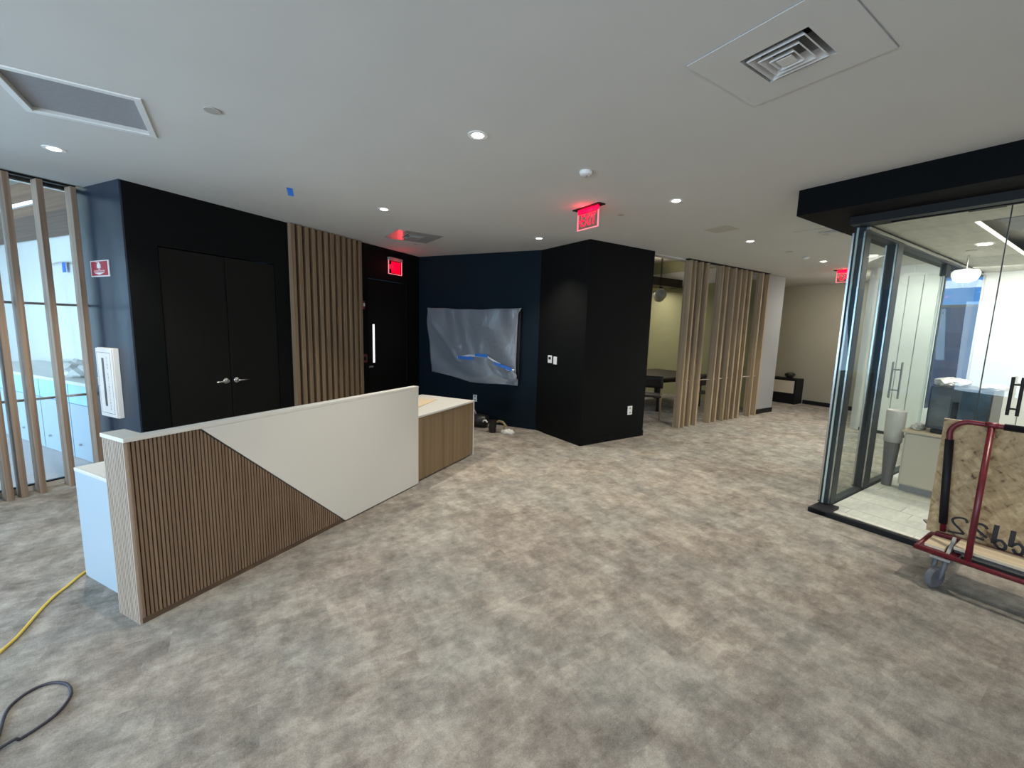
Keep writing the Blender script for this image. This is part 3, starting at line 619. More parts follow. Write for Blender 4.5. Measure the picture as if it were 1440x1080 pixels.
t = thing('smoke_detector', 'B', (7.683, -3.25, H), 'small white smoke detector far down the corridor ceiling', 'smoke detector')
pm(t).lathe((7.683, -3.25, H), [(0.0, -0.03), (0.03, -0.03), (0.05, -0.012), (0.052, -0.001), (0.0, -0.001)], 20).build('base', M_WHITEPL, t)
for F, a, n, r, lb in (('A', 1.67, -2.824, 0.045, 'flat white sprinkler cover disc in the ceiling right of the grey grille'), ('B', 3.55, -3.357, 0.035, 'flat beige sprinkler cover disc right of the hanging exit sign'),
                      ('B', 2.408, -6.482, 0.04, 'flat sprinkler cover disc beside the satin air diffuser'), ('B', 6.997, -3.199, 0.045, 'flat sprinkler cover disc far along the corridor ceiling')):
    tag(MB(F, (a, n, H)).lathe((a, n, H), [(0, -0.006), (r, -0.006), (r, -0.0008), (0, -0.0008)], 22).build('sprinkler_cover', mat('cover_disc', (0.42, 0.40, 0.37), 0.6, var=0.02)), lb, 'sprinkler cover')
m = MB('B', (0.49, -4.646, H)); m.grid(lambda s, q: (0.465+0.05*s+0.012*q, -4.65+0.01*math.sin(q*3), H-0.001-0.07*q), 3, 6)
tag(m.build('tape_tab', M_TAPE, solid=0.002), 'small blue tape tab hanging from the ceiling before the closet', 'tape')

# ================================================================== RECEPTION DESK (grid A)
t = thing('reception_desk', 'A', (2.3, -2.76, 0), 'long reception counter, half reeded wood and half white slab, standing before the black closet', 'desk')
N0, N1 = -2.795, -2.737   # front slab
pm(t).box(1.075, 3.50, -2.80, -2.764, 0.03, 1.04).build('core_panel', M_BLK, t)
pm(t).box(1.09, 2.50, -2.80, -2.744, 0.0, 0.035).build('plinth', mat('plinth_brown', (0.10, 0.065, 0.04), 0.5, var=0.2), t)
m = pm(t); m.prism([(1.437, 1.045), (3.513, 1.045), (3.513, 0.012), (2.512, 0.012)], -2.80, -2.730, 'n'); m.build('white_slab', M_LAM, t, bevel=0.003)
x0, x1, pitch = 1.080, 2.50, 0.0196
k = 0; a = x0
while a < x1 - 0.012:
    def top(q): return 1.045 if q <= 1.425 else 1.045 - (q-1.425)*(1.045-0.02)/(2.498-1.425)
    za, zb = max(0.022, top(a)), max(0.022, top(a+0.0126))
    if za > 0.05:
        m = MB('A', (a, -2.745, 0)); m.prism([(a, 0.036), (a+0.0126, 0.036), (a+0.0126, max(0.037, zb)), (a, za)], -2.765, -2.7365, 'n')
        m.build('reed_slat', M_OAKD, t)
    a += pitch
# end return, clad with fine pale strips
pm(t).box(1.080, 1.165, -2.972, -2.80, 0.03, 1.045).build('end_panel', mat('groove_brown', (0.09, 0.065, 0.045), 0.6, var=0.1), t)
b0 = None; k = 13
for i in range(k):
    n0 = -2.972 + i*(0.232/k)
    if b0 is None: b0 = MB('A', (1.075, n0, 0)).box(1.068, 1.080, n0, n0+0.0120, 0.0, 1.045).build('end_strip', M_OAKP, t)
    else:
        c = b0.copy(); COL.objects.link(c); c.parent = t; c.location = b0.location + Vector((0, -i*0.232/k, 0))
pm(t).box(1.081, 1.165, -2.972, -2.745, 0.0, 0.03).build('end_plinth', MATS['groove_brown'], t)
m = pm(t); m.prism([(1.062, -2.978), (1.172, -2.978), (1.172, -2.80), (3.515, -2.80), (3.515, -2.728), (1.062, -2.728)], 1.045, 1.068, 'z'); m.build('cap', M_LAM, t, bevel=0.003)
# work surface behind the counter
t = thing('desk_return', 'A', (3.0, -3.2, 0), 'low desk behind the counter with oak veneer front and white top', 'desk')
pm(t).box(3.30, 4.71, -2.80, -2.772, 0.02, 0.715).build('oak_front', M_VENEER, t)
pm(t).box(4.71, 4.732, -3.60, -2.768, 0.0, 0.715).build('end_panel', M_LAM, t)
pm(t).box(1.168, 4.732, -3.615, -2.803, 0.715, 0.737).box(1.148, 1.168, -3.615, -2.980, 0.715, 0.737).box(3.52, 4.732, -2.803, -2.765, 0.715, 0.737).build('white_top', M_LAM, t, bevel=0.002)
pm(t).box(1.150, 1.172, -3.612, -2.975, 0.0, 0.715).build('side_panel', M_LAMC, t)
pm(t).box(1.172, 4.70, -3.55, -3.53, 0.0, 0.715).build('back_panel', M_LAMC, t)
tag(MB('A', (4.2, -3.3, 0.737)).prism([(3.75, -3.02), (4.50, -3.19), (4.40, -3.40), (3.7, -3.40)], 0.7375, 0.744, 'z').build('cover_board', M_TAN), 'thin tan cover board lying on the white top of the low desk', 'board')

# covered television on the navy wall
t = thing('television', 'A', (6.42, -3.74, 1.4), 'large black wall mounted television hidden under a plastic sheet on the navy wall', 'television')
pm(t).box(6.375, 6.415, -4.62, -2.880, 0.84, 1.99).build('screen_panel', M_BLK, t, bevel=0.006)
pm(t).box(6.415, 6.462, -4.05, -3.45, 1.15, 1.70).build('wall_mount', M_BLK, t)
def sheet(s, q):
    # s across (0 left), q up from the hem
    nl, nr = -4.70+0.03*math.sin(q*6), -2.895-0.03*math.sin(q*3.1)
    if q > 0.93: nl -= 0.03*(q-0.93)/0.07; nr += 0.05*(q-0.93)/0.07
    if q < 0.35: nl += 0.10*(1-q/0.35)**1.5
    if q < 0.10: nr += 0.02
    n = nl + (nr-nl)*s
    zb = 0.865 - 0.115*min(1, s*2.2) - 0.02*s + 0.012*math.sin(s*9)
    zt = 2.005 + 0.012*math.cos(s*6.28) - 0.004*math.sin(s*23)
    z = zb + (zt-zb)*q
    fold = 0.012*math.sin(s*11+5*q+2*math.sin(q*5))*(1-q)**0.5 + 0.012*math.sin((s*0.9+q*0.7)*13+math.sin(s*7)) + 0.008*math.sin(s*31+2.2*math.sin(q*4+s*9))*q
    diag = abs((s-0.06) - (0.78-q)*0.55); fold += 0.022*max(0, 1-diag/0.05) if 0.25 < q < 0.80 else 0
    a = 6.345 - fold - (0.03 if q < 0.08 else 0)*(1-q/0.08 if q < 0.08 else 0)
    return (a, n, z)
m = MB('A', (6.35, -3.8, 1.4)); m.grid(sheet, 70, 50)
tag(m.build('plastic_sheet', M_FILM, smooth=True, solid=0.0015), 'translucent grey plastic sheet draped over the wall mounted television', 'plastic sheet')
m = MB('A', (6.33, -3.6, 1.0))
def hem(s, q):
    n = -4.10 + 1.16*s; zc = 1.150 + (0.06*min(1, s*4) if s < 0.55 else 0.06-0.20*min(1, (s-0.55)/0.35))
    return (6.318-0.010*math.sin(s*22), n, zc-0.03+0.035*q)
m.grid(hem, 40, 3); tag(m.build('sheet_fold', mat('bright_fold', (0.55, 0.60, 0.66), 0.4, var=0.1), smooth=True, solid=0.002), 'bright rolled hem of plastic taped across the television sheet', 'plastic sheet')
for n0, n1, z0, z1, lb in ((-4.04, -3.73, 1.155, 1.148, 'leftmost strip of blue tape on the television sheet'), (-3.69, -3.44, 1.215, 1.210, 'middle strip of blue tape on the television sheet'), (-3.31, -2.98, 1.095, 1.005, 'slanting right strip of blue tape on the television sheet')):
    m = MB('A', (6.30, (n0+n1)/2, z0)); m.prism([(n0, z0-0.026), (n1, z1-0.026), (n1, z1+0.026), (n0, z0+0.026)], 6.298, 6.302, 'a'); tag(m.build('tape_strip', M_TAPE), lb, 'tape', 'blue tape on the television sheet')
crumple('A', (6.285, -2.97, 0.79), (0.015, 0.085, 0.095), M_FILM, 'gathered_plastic', 'gathered shiny plastic corner at the lower right of the television sheet', 'plastic sheet', 9, 1.0)
# wall plates
def plate(F, a, n, z, w, h, face, label, cat, screen=None, slots=False):
    t = thing('wall_plate', F, (a, n, z), label, cat)
    if face == '-a': pm(t).box(a-0.012, a, n-w/2, n+w/2, z-h/2, z+h/2).build('cover', M_WHITEPL, t, bevel=0.003)
    else: pm(t).box(a-w/2, a+w/2, n, n+0.012, z-h/2, z+h/2).build('cover', M_WHITEPL, t, bevel=0.003)
    if screen == 'dark':
        pm(t).box(a-0.0145, a-0.012, n-w*0.28, n+w*0.28, z-h*0.05, z+h*0.30).build('display', M_BLK, t)
    if slots:
        for dz in (-0.25, 0.25):
            q = pm(t)
            if face == '-a': q.box(a-0.014, a-0.012, n-0.016, n+0.016, z+dz*h-0.014, z+dz*h+0.014)
            else: q.box(a-0.016, a+0.016, n+0.012, n+0.014, z+dz*h-0.014, z+dz*h+0.014)
            q.build('socket', M_GREYPL, t)
    if screen == 'rocker': pm(t).box(a-0.015, a-0.012, n-0.017, n+0.017, z-0.034, z+0.034).build('rocker', M_WHITEPL, t)
    return t
plate('B', 4.162, -5.25, 1.222, 0.095, 0.12, '-a', 'white thermostat with dark display on the left face of the black column', 'thermostat', 'dark')
plate('B', 4.162, -5.118, 1.210, 0.08, 0.12, '-a', 'white light switch beside the thermostat on the black column', 'light switch', 'rocker')
plate('B', 5.188, -4.47, 0.45, 0.10, 0.14, '+n', 'white socket plate low on the front face of the black column', 'socket', slots=True)
plate('A', 6.462, -3.765, 0.43, 0.08, 0.12, '-a', 'white socket plate on the navy wall behind the low desk', 'socket', slots=True)

# bags on the floor under the television
t = thing('duffel_bag', 'A', (6.15, -3.60, 0), 'dark duffel bag on the floor behind the low desk', 'bag')
pm(t).tube([(6.15, -4.0, 0.11), (6.15, -3.97, 0.11), (6.15, -3.78, 0.115), (6.15, -3.5, 0.115), (6.15, -3.36, 0.11), (6.15, -3.33, 0.11)], [0.05, 0.10, 0.112, 0.112, 0.10, 0.05], 16).build('body', M_LEATHER, t, smooth=True)
pm(t).tube([(6.12, -3.72, 0.22), (6.12, -3.68, 0.28), (6.12, -3.58, 0.29), (6.12, -3.54, 0.22)], 0.012, 8).build('handle', M_GREYPL, t, smooth=True)
t = thing('tool_pouch', 'A', (5.93, -3.12, 0), 'black tool pouch with white clip standing on the carpet below the television', 'bag')
pm(t).lathe((5.93, -3.12, 0.0), [(0, 0.0), (0.055, 0.002), (0.062, 0.08), (0.058, 0.15), (0.066, 0.20), (0, 0.19)], 14).build('body', M_LEATHER, t)
pm(t).tube([(5.90, -3.20, 0.16), (5.90, -3.23, 0.19), (5.91, -3.27, 0.185), (5.91, -3.29, 0.16)], 0.014, 8).build('white_clip', M_WHITEPL, t, smooth=True)
pm(t).tube([(5.95, -3.06, 0.17), (5.97, -3.02, 0.19), (5.98, -2.96, 0.18), (5.97, -2.90, 0.13), (5.95, -2.93, 0.09)], 0.02, 8).build('tan_strap', mat('tan_webbing', (0.22, 0.17, 0.09), 0.8, var=0.2), t, smooth=True)
crumple('A', (5.97, -2.86, 0.0), (0.06, 0.11, 0.05), M_FILMW, 'plastic_wrap', 'crumpled clear plastic wrap beside the tool pouch', 'plastic wrap', 5)

# ================================================================== RIGHT SLAT SCREEN (grid B)
SB = [6.525, 6.645, 6.83, 7.015, 7.465, 7.64, 7.90, 8.09, 8.27, 8.44, 8.885, 9.12]
t = thing('slat_screen', 'B', (7.8, -4.56, 0), 'floor to ceiling screen of twelve oak slats between lobby and dining room', 'screen')
s0 = None
for b in SB:
    if s0 is None:
        s0 = MB('B', (b, -4.56, 0)).box(b, b+0.045, -4.625, -4.495, 0.0, H-0.02).build('slat', M_OAK, t, bevel=0.002); b00 = b
    else:
        k = s0.copy(); COL.objects.link(k); k.parent = t; k.location = s0.location + Vector((b-b00, 0, 0))
pm(t).box(6.46, 9.18, -4.57, -4.50, H-0.02, H-0.001).build('ceiling_track', M_BLK, t)
pm(t).tube([(6.53, -4.56, 0.84), (9.14, -4.56, 0.84)], 0.008, 8).build('spacer_rod', M_OAKP, t)

# dining room
t = thing('dining_table', 'B', (8.1, -6.35, 0), 'dark dining table with thick top behind the right slat screen', 'table')
pm(t).box(7.3, 9.2, -7.1, -5.55, 0.705, 0.745).build('table_top', M_DARKWOOD, t, bevel=0.006)
pm(t).box(7.5, 9.0, -6.95, -5.7, 0.62, 0.705).build('apron', M_DARKWOOD, t)
for b in (7.5, 8.95):
    for n in (-6.95, -5.75): pm(t).box(b, b+0.06, n, n+0.06, 0.0, 0.705).build('leg', M_DARKWOOD, t)
def chair(o, label, rz=0.0):
    t = thing('dining_chair', 'B', (0, 0, 0), label, 'chair', 'dining chairs')
    pm(t).box(-0.22, 0.22, -0.22, 0.22, 0.43, 0.475).build('seat', M_LEATHER, t, bevel=0.015)
    m = pm(t); m.grid(lambda s, q: (-0.235-0.035*q+0.03*math.cos((s-.5)*3.0), -0.235+0.47*s, 0.62+0.235*q), 10, 4)
    m.build('backrest', M_LEATHER, t, smooth=True, solid=0.022)
    for sa, sn in ((-1, -1), (-1, 1), (1, -1), (1, 1)):
        topz = 0.80 if sa < 0 else 0.43
        pm(t).tube([(sa*0.215, sn*0.215, 0.0), (sa*0.195, sn*0.20, 0.44), (sa*0.205-0.0, sn*0.215, topz)] if sa < 0 else [(sa*0.215, sn*0.215, 0.0), (sa*0.19, sn*0.20, 0.44)], [0.011, 0.016, 0.013] if sa < 0 else [0.011, 0.016], 8).build('leg', M_OAK, t, smooth=True)
    for sn in (-1, 1): pm(t).box(-0.2, 0.2, sn*0.2-0.01, sn*0.2+0.01, 0.395, 0.43).build('seat_rail', M_LEATHER, t)
    t.location = W('B', *o); t.rotation_euler.z = math.radians(ANG['B']) + rz; t['_o'] = list(o)
    return t
c0 = chair((6.86, -5.42, 0), 'black dining chair with oak legs nearest the black column', 0.62)
dup(c0, 'B', (8.2, -5.30, 0), math.radians(90), 'black dining chair drawn up to the lobby side of the dark table')
dup(c0, 'B', (8.3, -7.35, 0), math.radians(-90), 'black dining chair on the far side of the dark table')
t = thing('exposed_duct', 'B', (8.2, -7.2, 3.0), 'dark rectangular beam duct under the exposed dining room ceiling', 'duct')
pm(t).box(6.3, 9.9, -7.35, -7.05, 2.86, 3.06).build('duct_body', mat('dark_brown_paint', (0.028, 0.018, 0.012), 0.6, var=0.1), t)
for b in (7.0, 9.2): pm(t).tube([(b, -7.2, 3.06), (b, -7.2, 3.60)], 0.012, 8).build('hanger_rod', M_BLK, t)
pm(t).box(8.3, 8.36, -7.4, -7.0, 3.06, 3.6).build('duct_riser', M_CEIL2, t)
for i, (b, n) in enumerate(((8.62, -6.75), (8.15, -6.35))):
    t = thing('globe_pendant', 'B', (b, n, 2.42), ['opal glass globe pendant nearest the slat screen in the dining room', 'opal glass globe pendant half hidden by the black column'][i], 'pendant light', 'dining globes')
    pm(t).lathe((b, n, 2.55), [(0.0, -0.135)] + [(0.135*math.cos(x), 0.135*math.sin(x)) for x in [(-80+16*k)*math.pi/180 for k in range(11)]] + [(0.0, 0.135)], 24).build('globe', M_GLOBE, t, smooth=True)
    pm(t).lathe((b, n, 2.675), [(0.0, 0), (0.045, 0.0), (0.04, 0.03), (0.0, 0.032)], 16).build('cap', M_BLK, t)
    pm(t).tube([(b, n, 2.70), (b, n, 3.6)], 0.005, 6).build('cord', M_BLK, t)
t = thing('fire_strobe', 'B', (11.3, -8.48, 2.02), 'small dark red strobe on the sage wall of the dining room', 'fire alarm')
t.location = W('B', 9.9, -8.49, 2.0); t['_o'] = [9.9, -8.49, 2.0]
t2 = t
sb = 9.4
t.location = W('B', sb, -8.49, 2.03); t['_o'] = [sb, -8.49, 2.03]
pm(t).box(sb-0.05, sb+0.05, -8.5, -8.46, 1.97, 2.09).build('body', mat('alarm_red', (0.22, 0.012, 0.015), 0.4), t)
pm(t).box(sb-0.03, sb+0.0, -8.46, -8.445, 1.99, 2.03).build('lens', M_WHITEPL, t)

# credenza with bowl at the end of the corridor
t = thing('credenza', 'B', (11.75, -5.4, 0), 'low credenza with black case, white upper panel and black lower panel at the corridor end', 'credenza')
pm(t).box(11.55, 11.94, -6.4, -4.78, 0.60, 0.63).build('top', M_BLK, t, bevel=0.003)
pm(t).box(11.55, 11.94, -4.81, -4.78, 0.0, 0.60).build('side_panel', M_BLK, t)
pm(t).box(11.575, 11.94, -6.4, -4.815, 0.0, 0.60).build('case', M_BLK, t)
pm(t).box(11.555, 11.575, -5.60, -4.83, 0.27, 0.575).build('door', M_CABIN, t)['label'] = 'white upper panel'
pm(t).box(11.555, 11.575, -6.38, -5.61, 0.27, 0.575).build('door', M_CABIN, t)
pm(t).box(11.555, 11.575, -5.60, -4.83, 0.02, 0.262).build('lower_panel', M_BLK, t)
t = thing('bowl', 'B', (11.73, -4.98, 0.63), 'dark wavy rimmed bowl standing on the credenza', 'bowl')
m = pm(t); cx, cn = 11.73, -5.02
def bw(s, q):
    th = s*2*math.pi; r = 0.04 + 0.085*math.sin(q*1.5); z = 0.632 + 0.115*q + (0.025*math.cos(th*2+0.6) if q > 0.85 else 0)
    return (cx+r*math.cos(th), cn+r*math.sin(th), z)
m.grid(bw, 24, 7); m.build('shell', mat('dark_ceramic', (0.055, 0.048, 0.042), 0.35, var=0.2), t, smooth=True, solid=0.006)
pm(t).lathe((cx, cn, 0.630), [(0, 0), (0.042, 0), (0.042, 0.006), (0, 0.006)], 20).build('foot', M_BLK, t)

# ================================================================== GLASS ROOM (grid B)
NL = -1.64; BF = 4.83
m = MB('B').box(4.135, 4.35, -1.865, 4.0, 2.729, H).box(4.35, 9.6, -1.865, -1.60, 2.729, H)
struct(m, 'trim_soffit', mat('soffit_black_paint', (0.0032, 0.0036, 0.0046), 0.6, var=0.06, scale=3, spec=0.06))
struct(MB('B').box(4.35, 4.80, -1.60, 4.0, 2.729, 2.76), 'trim_soffit_underside', M_BLACK)
# inner ceiling of long grey boards with an open cove
CB0, CB1 = 4.84, 9.6
ceil_in = bpy.data.objects.new('ceiling_glass_room', None); COL.objects.link(ceil_in); ceil_in['kind'] = 'structure'; ceil_in.location = W('B', 4.84, -1.6, 2.73); ceil_in.rotation_euler = (0, 0, math.radians(ANG['B'])); ceil_in['_o'] = [4.84, -1.6, 2.73]; ceil_in['_F'] = 'B'
M_CPAN = mat('ceiling_board_grey', (0.62, 0.61, 0.54), 0.7, var=0.08, scale=3, stretch=(1, 5, 1))
for (b0_, b1_, n0, n1) in ((4.84, 5.10, -1.60, 4.0), (5.110, 5.46, -1.60, 4.0), (5.470, 6.0, -1.60, -1.02), (6.010, 6.6, -1.60, -1.02), (6.610, 7.8, -1.60, -1.02), (7.810, 9.6, -1.60, -1.02), (7.95, 9.6, -1.016, 4.0)):
    pm(ceil_in).box(b0_, b1_, n0, n1, 2.731, 2.75).build('ceiling_board', M_CPAN, ceil_in)
tag(MB('B', (6.7, -1.0, 2.74)).box(5.47, 7.94, -1.018, -1.0, 2.727, 2.750).build('cove_light_strip', M_LED), 'warm light strip along the edge of the ceiling cove in the glass room', 'light')
t = thing('duct', 'B', (6.3, -0.5, 2.80), 'grey air duct inside the ceiling cove of the glass room', 'duct')
pm(t).box(5.75, 6.5, -0.93, 0.6, 2.79, 2.925).build('duct_body', mat('galvanised_grey', (0.16, 0.165, 0.17), 0.5, var=0.2), t)
pm(t).box(5.72, 5.75, -0.95, 0.6, 2.78, 2.93).build('flange', M_DGREY, t)
tag(MB('B', (4.97, -0.87, 2.73)).box(4.955, 4.985, -0.97, -0.77, 2.722, 2.732).build('slot_diffuser', M_BLK), 'small black slot diffuser in the glass room ceiling', 'air vent')
t = thing('downlight', 'B', (6.757, -1.156, 2.73), 'small round downlight in the glass room ceiling', 'ceiling light')
pm(t).lathe((6.757, -1.156, 2.722), [(0, 0), (0.055, 0), (0.055, 0.008), (0, 0.008)], 20).build('lens', M_LENS, t)
t = thing('downlight', 'B', (7.4, -1.42, 2.73), 'dim second downlight in the glass room ceiling', 'ceiling light')
pm(t).lathe((7.15, -1.32, 2.724), [(0, 0), (0.045, 0), (0.045, 0.006), (0, 0.006)], 20).build('lens', M_CEIL, t)
# floor of white boards
fl = bpy.data.objects.new('floor_glass_room', None); COL.objects.link(fl); fl['kind'] = 'structure'; fl.location = W('B', 4.86, -1.6, 0); fl.rotation_euler = (0, 0, math.radians(ANG['B'])); fl['_o'] = [4.86, -1.6, 0]; fl['_F'] = 'B'
pb = 4.66; row = 0; rd = random.Random(4)
proto = None
while pb < 9.5:
    n = -1.63 - rd.uniform(0, 0.9); n_end = 1.2 if pb < 7 else 0.0
    while n < n_end:
        L = rd.choice((0.9, 1.2, 0.7)); n0, n1 = max(n, -1.60), min(n+L, 1.6)
        if n1 - n0 > 0.05:
            dz = rd.uniform(0, 0.0015)
            MB('B', (pb, n0, 0)).box(pb, pb+0.178, n0, n1-0.004, 0.001, 0.016+dz).build('floor_board', M_PLANK, fl)
        n += L
    pb += 0.182; row += 1
# glazing
t = thing('glass_room_glazing', 'B', (4.83, -1.64, 0), 'frameless glass front and side of the small glass room at right, with dark frame', 'glass wall')
pm(t).box(4.61, 4.655, -1.66, 2.4, 0.0, 0.05).box(4.61, 4.90, -1.68, -1.52, 0.0, 0.045).build('floor_channel', M_BLK, t, bevel=0.006)
pm(t).box(4.70, 4.716, -1.52, 2.4, 0.016, 0.036).build('glass_shoe', M_STEEL, t)
pm(t).box(4.825, 4.837, -1.645, -0.722, 0.02, 2.70).build('glass_pane', M_GLASS, t)
pm(t).box(4.825, 4.837, -0.715, 0.25, 0.02, 2.70).build('glass_door', M_GLASS, t)
pm(t).box(4.825, 4.837, 0.257, 2.4, 0.02, 2.70).build('glass_pane', M_GLASS, t)
pm(t).box(4.826, 4.836, -0.7215, -0.7155, 0.02, 2.70).build('glass_joint', M_DGREY, t)
pm(t).box(4.51, 4.60, -1.60, 3.0, 2.665, 2.729).box(4.60, 4.86, -1.62, -1.40, 2.70, 2.729).build('head_channel', M_BLK, t)
pm(t).box(4.815, 4.845, -1.645, 2.4, 2.70, 2.731).build('head_rail', M_BLK, t)
# side glazing with three dark posts
pm(t).box(5.02, 5.70, NL-0.006, NL+0.006, 0.03, 2.71).build('side_pane', M_GLASSS, t)
pm(t).box(5.90, 7.66, NL-0.006, NL+0.006, 0.03, 2.71).build('side_pane', M_GLASSS, t)
pm(t).box(7.78, 9.50, NL-0.006, NL+0.006, 0.03, 2.71).build('side_pane', M_GLASSS, t)
pm(t).box(5.0, 9.5, NL-0.03, NL+0.03, 0.0, 0.05).build('side_sill', M_DGREY, t)
pm(t).box(4.85, 9.5, NL-0.03, NL+0.05, 2.66, 2.73).build('side_head', M_DGREY, t)
pm(t).box(4.86, 9.5, NL+0.05, NL+0.075, 2.675, 2.70).build('head_bead', M_STEEL, t)
for (p0, p1) in ((4.86, 4.99), (5.72, 5.89)):
    pm(t).box(p0, p1, NL-0.055, NL+0.055, 0.045, 2.66).build('post', M_DGREY, t, bevel=0.004)
    pm(t).box(p0-0.004, p0, NL-0.052, NL-0.036, 0.06, 2.66).box(p0-0.004, p0, NL+0.036, NL+0.05, 0.06, 2.66).build('post_bead', M_STEEL, t)
pm(t).box(7.70, 7.74, NL-0.008, NL+0.008, 0.03, 2.68).build('side_joint', M_EDGE, t)
pm(t).box(7.66, 7.86, NL-0.03, NL+0.03, 2.52, 2.66).build('patch_fitting', M_DGREY, t)
pm(t).box(4.843, 4.853, -1.655, -1.640, 0.05, 2.70).build('glass_edge', M_EDGE, t)
for c_, d_ in (((4.77, -0.53), 0), ((6.46, NL), 1)):
    # ladder pulls: two bars joined by two stand-offs
    for s in (-1, 1):
        pm(t).tube([(c_[0], c_[1]+s*0.024, 1.16), (c_[0], c_[1]+s*0.024, 1.445)] if d_ == 0 else [(c_[0], c_[1]+s*0.042, 1.0), (c_[0], c_[1]+s*0.042, 1.43)], 0.010, 10).build('pull_bar', M_BLK if d_ == 0 else M_GREYPL, t)
    for z in ((1.21, 1.39) if d_ == 0 else (1.10, 1.34)):
        pm(t).tube([(c_[0], c_[1]-0.024-0.018*d_, z), (c_[0], c_[1]+0.024+0.018*d_, z)], 0.007, 8).build('pull_rung', M_BLK if d_ == 0 else M_GREYPL, t)
pm(t).tube([(4.77, -0.53, 1.39), (4.826, -0.53, 1.39)], 0.007, 8).build('pull_rung', M_BLK, t)
# window wall behind: white fabric panels and one clear window
BW = 9.62
m = MB('B').box(BW, BW+0.15, -3.0, -2.86, 0, H).box(BW, BW+0.15, -2.86, 4.0, 2.80, H).box(BW, BW+0.15, -2.86, -2.06, 0, 2.80).box(BW, BW+0.15, -1.60, 4.0, 0, 2.80).box(BW, BW+0.15, -2.06, -1.60, 0, 0.55)
m.box(BW, 12.1, -3.0, -2.9, 0, H)
struct(m, 'wall_window', M_WHITEW)
w = struct(MB('B', (BW+0.1, -1.83, 1.6)).box(BW+0.10, BW+0.112, -2.06, -1.60, 0.55, 2.80), 'window_2', glass('window_glass', (0.80, 0.90, 1.0)))
MB('B', (BW+0.1, -1.83, 1.6)).box(BW+0.07, BW+0.13, -2.06, -1.60, 2.225, 2.265).box(BW+0.07, BW+0.13, -2.06, -2.03, 0.55, 2.80).build('window_frame', M_DGREY, w)
for i in range(4):
    n0 = -2.84 + i*0.195
    tag(MB('B', (BW-0.03, n0, 0.1)).box(BW-0.035-0.01*(i % 2), BW-0.012, n0, n0+0.185, 0.06, 2.76).build('fabric_panel', M_SHADE, bevel=0.004), ['white fabric panel on the window wall, leftmost of four', 'white fabric panel on the window wall, second from left', 'white fabric panel on the window wall, third from left', 'white fabric panel on the window wall, next to the clear window'][i], 'panel', 'fabric panels on the window wall')
for i in range(5):
    n0 = -1.57 + i*0.56
    tag(MB('B', (BW-0.03, n0, 0.1)).box(BW-0.03-0.008*(i % 2), BW-0.012, n0, n0+0.55, 0.06, 2.70).build('wall_panel', M_SHADE, bevel=0.004), 'white wall panel in the glass room, %s right of the clear window' % ['first', 'second', 'third', 'fourth', 'fifth'][i], 'panel', 'white panels in the glass room')
struct(MB('B').box(BW-0.02, BW, -2.86, -2.0, 0, 0.06), 'baseboard_window', M_DGREY)
struct(MB('B').box(4.86, 9.62, 4.0, 4.1, 0, H), 'wall_glass_room_side', M_WHITEW)
t = thing('bowl_pendant', 'B', (7.5, -1.40, 2.41), 'white glowing bowl pendant near the back of the glass room', 'pendant light')
pm(t).lathe((7.5, -1.40, 2.40), [(0.0, 0.0), (0.06, 0.006), (0.105, 0.035), (0.125, 0.08), (0.128, 0.12), (0.11, 0.15), (0.03, 0.165), (0, 0.165)], 26).build('bowl', M_BOWLLIT, t, smooth=True)
pm(t).tube([(7.5, -1.40, 2.56), (7.5, -1.40, 2.73)], 0.008, 8).build('stem', M_STEEL, t)
# counter cabinet, wrapped machine, bin
t = thing('counter_cabinet', 'B', (6.4, -0.8, 0), 'cream counter cabinet with wood edged top in the glass room', 'cabinet')
pm(t).box(6.11, 6.75, -1.405, 1.0, 0.10, 0.690).build('body', M_CABIN, t)
pm(t).box(6.095, 6.11, -1.39, -0.72, 0.115, 0.675).build('door', M_CABIN, t, bevel=0.003); pm(t).box(6.095, 6.11, -0.71, -0.02, 0.115, 0.675).build('door', M_CABIN, t, bevel=0.003); pm(t).box(6.095, 6.11, -0.01, 0.98, 0.115, 0.675).build('door', M_CABIN, t, bevel=0.003)
pm(t).box(6.16, 6.75, -1.40, 1.0, 0.016, 0.10).build('toe_kick', M_GREYPL, t)
pm(t).box(6.08, 6.78, -1.425, 1.0, 0.690, 0.715).build('counter_top', M_TAN, t, bevel=0.003)
t = thing('copier', 'B', (6.45, -1.05, 0.715), 'dark office machine under clear plastic on the cream counter in the glass room', 'machine')
pm(t).box(6.16, 6.70, -1.27, -0.82, 0.76, 1.215).build('upper_body', mat('machine_grey', (0.05, 0.052, 0.055), 0.35, var=0.15), t, bevel=0.012)
pm(t).box(6.15, 6.70, -1.22, -0.80, 0.716, 0.76).build('base', M_BLK, t, bevel=0.006)
pm(t).box(6.145, 6.16, -1.25, -1.10, 0.80, 1.13).build('front_panel', mat('smoky_panel', (0.10, 0.105, 0.105), 0.25, var=0.3), t)
pm(t).box(6.13, 6.16, -1.085, -1.045, 0.79, 1.07).build('gap_strip', M_BLK, t)  # black strip stands for the dark gap between the two panels
pm(t).box(6.142, 6.16, -1.03, -0.83, 0.80, 1.19).build('blue_reflection_panel', mat('window_reflection_blue', (0.03, 0.06, 0.085), 0.12, var=0.4, scale=12), t)  # window's blue reflection painted as a panel on the machine
crumple('B', (6.42, -1.17, 1.216), (0.22, 0.13, 0.055), M_FILMW, 'plastic_cover', 'crumpled white plastic cover bunched on top of the dark machine', 'plastic cover', 12)
crumple('B', (6.40, -0.86, 1.216), (0.20, 0.10, 0.035), M_FILMW, 'plastic_cover', 'flat end of crumpled plastic on the right top edge of the dark machine', 'plastic cover', 15)
crumple('B', (6.30, -1.345, 0.716), (0.14, 0.055, 0.04), M_FILMW, 'cloth', 'small crumpled pale cloth at the left end of the cream counter', 'cloth', 21)
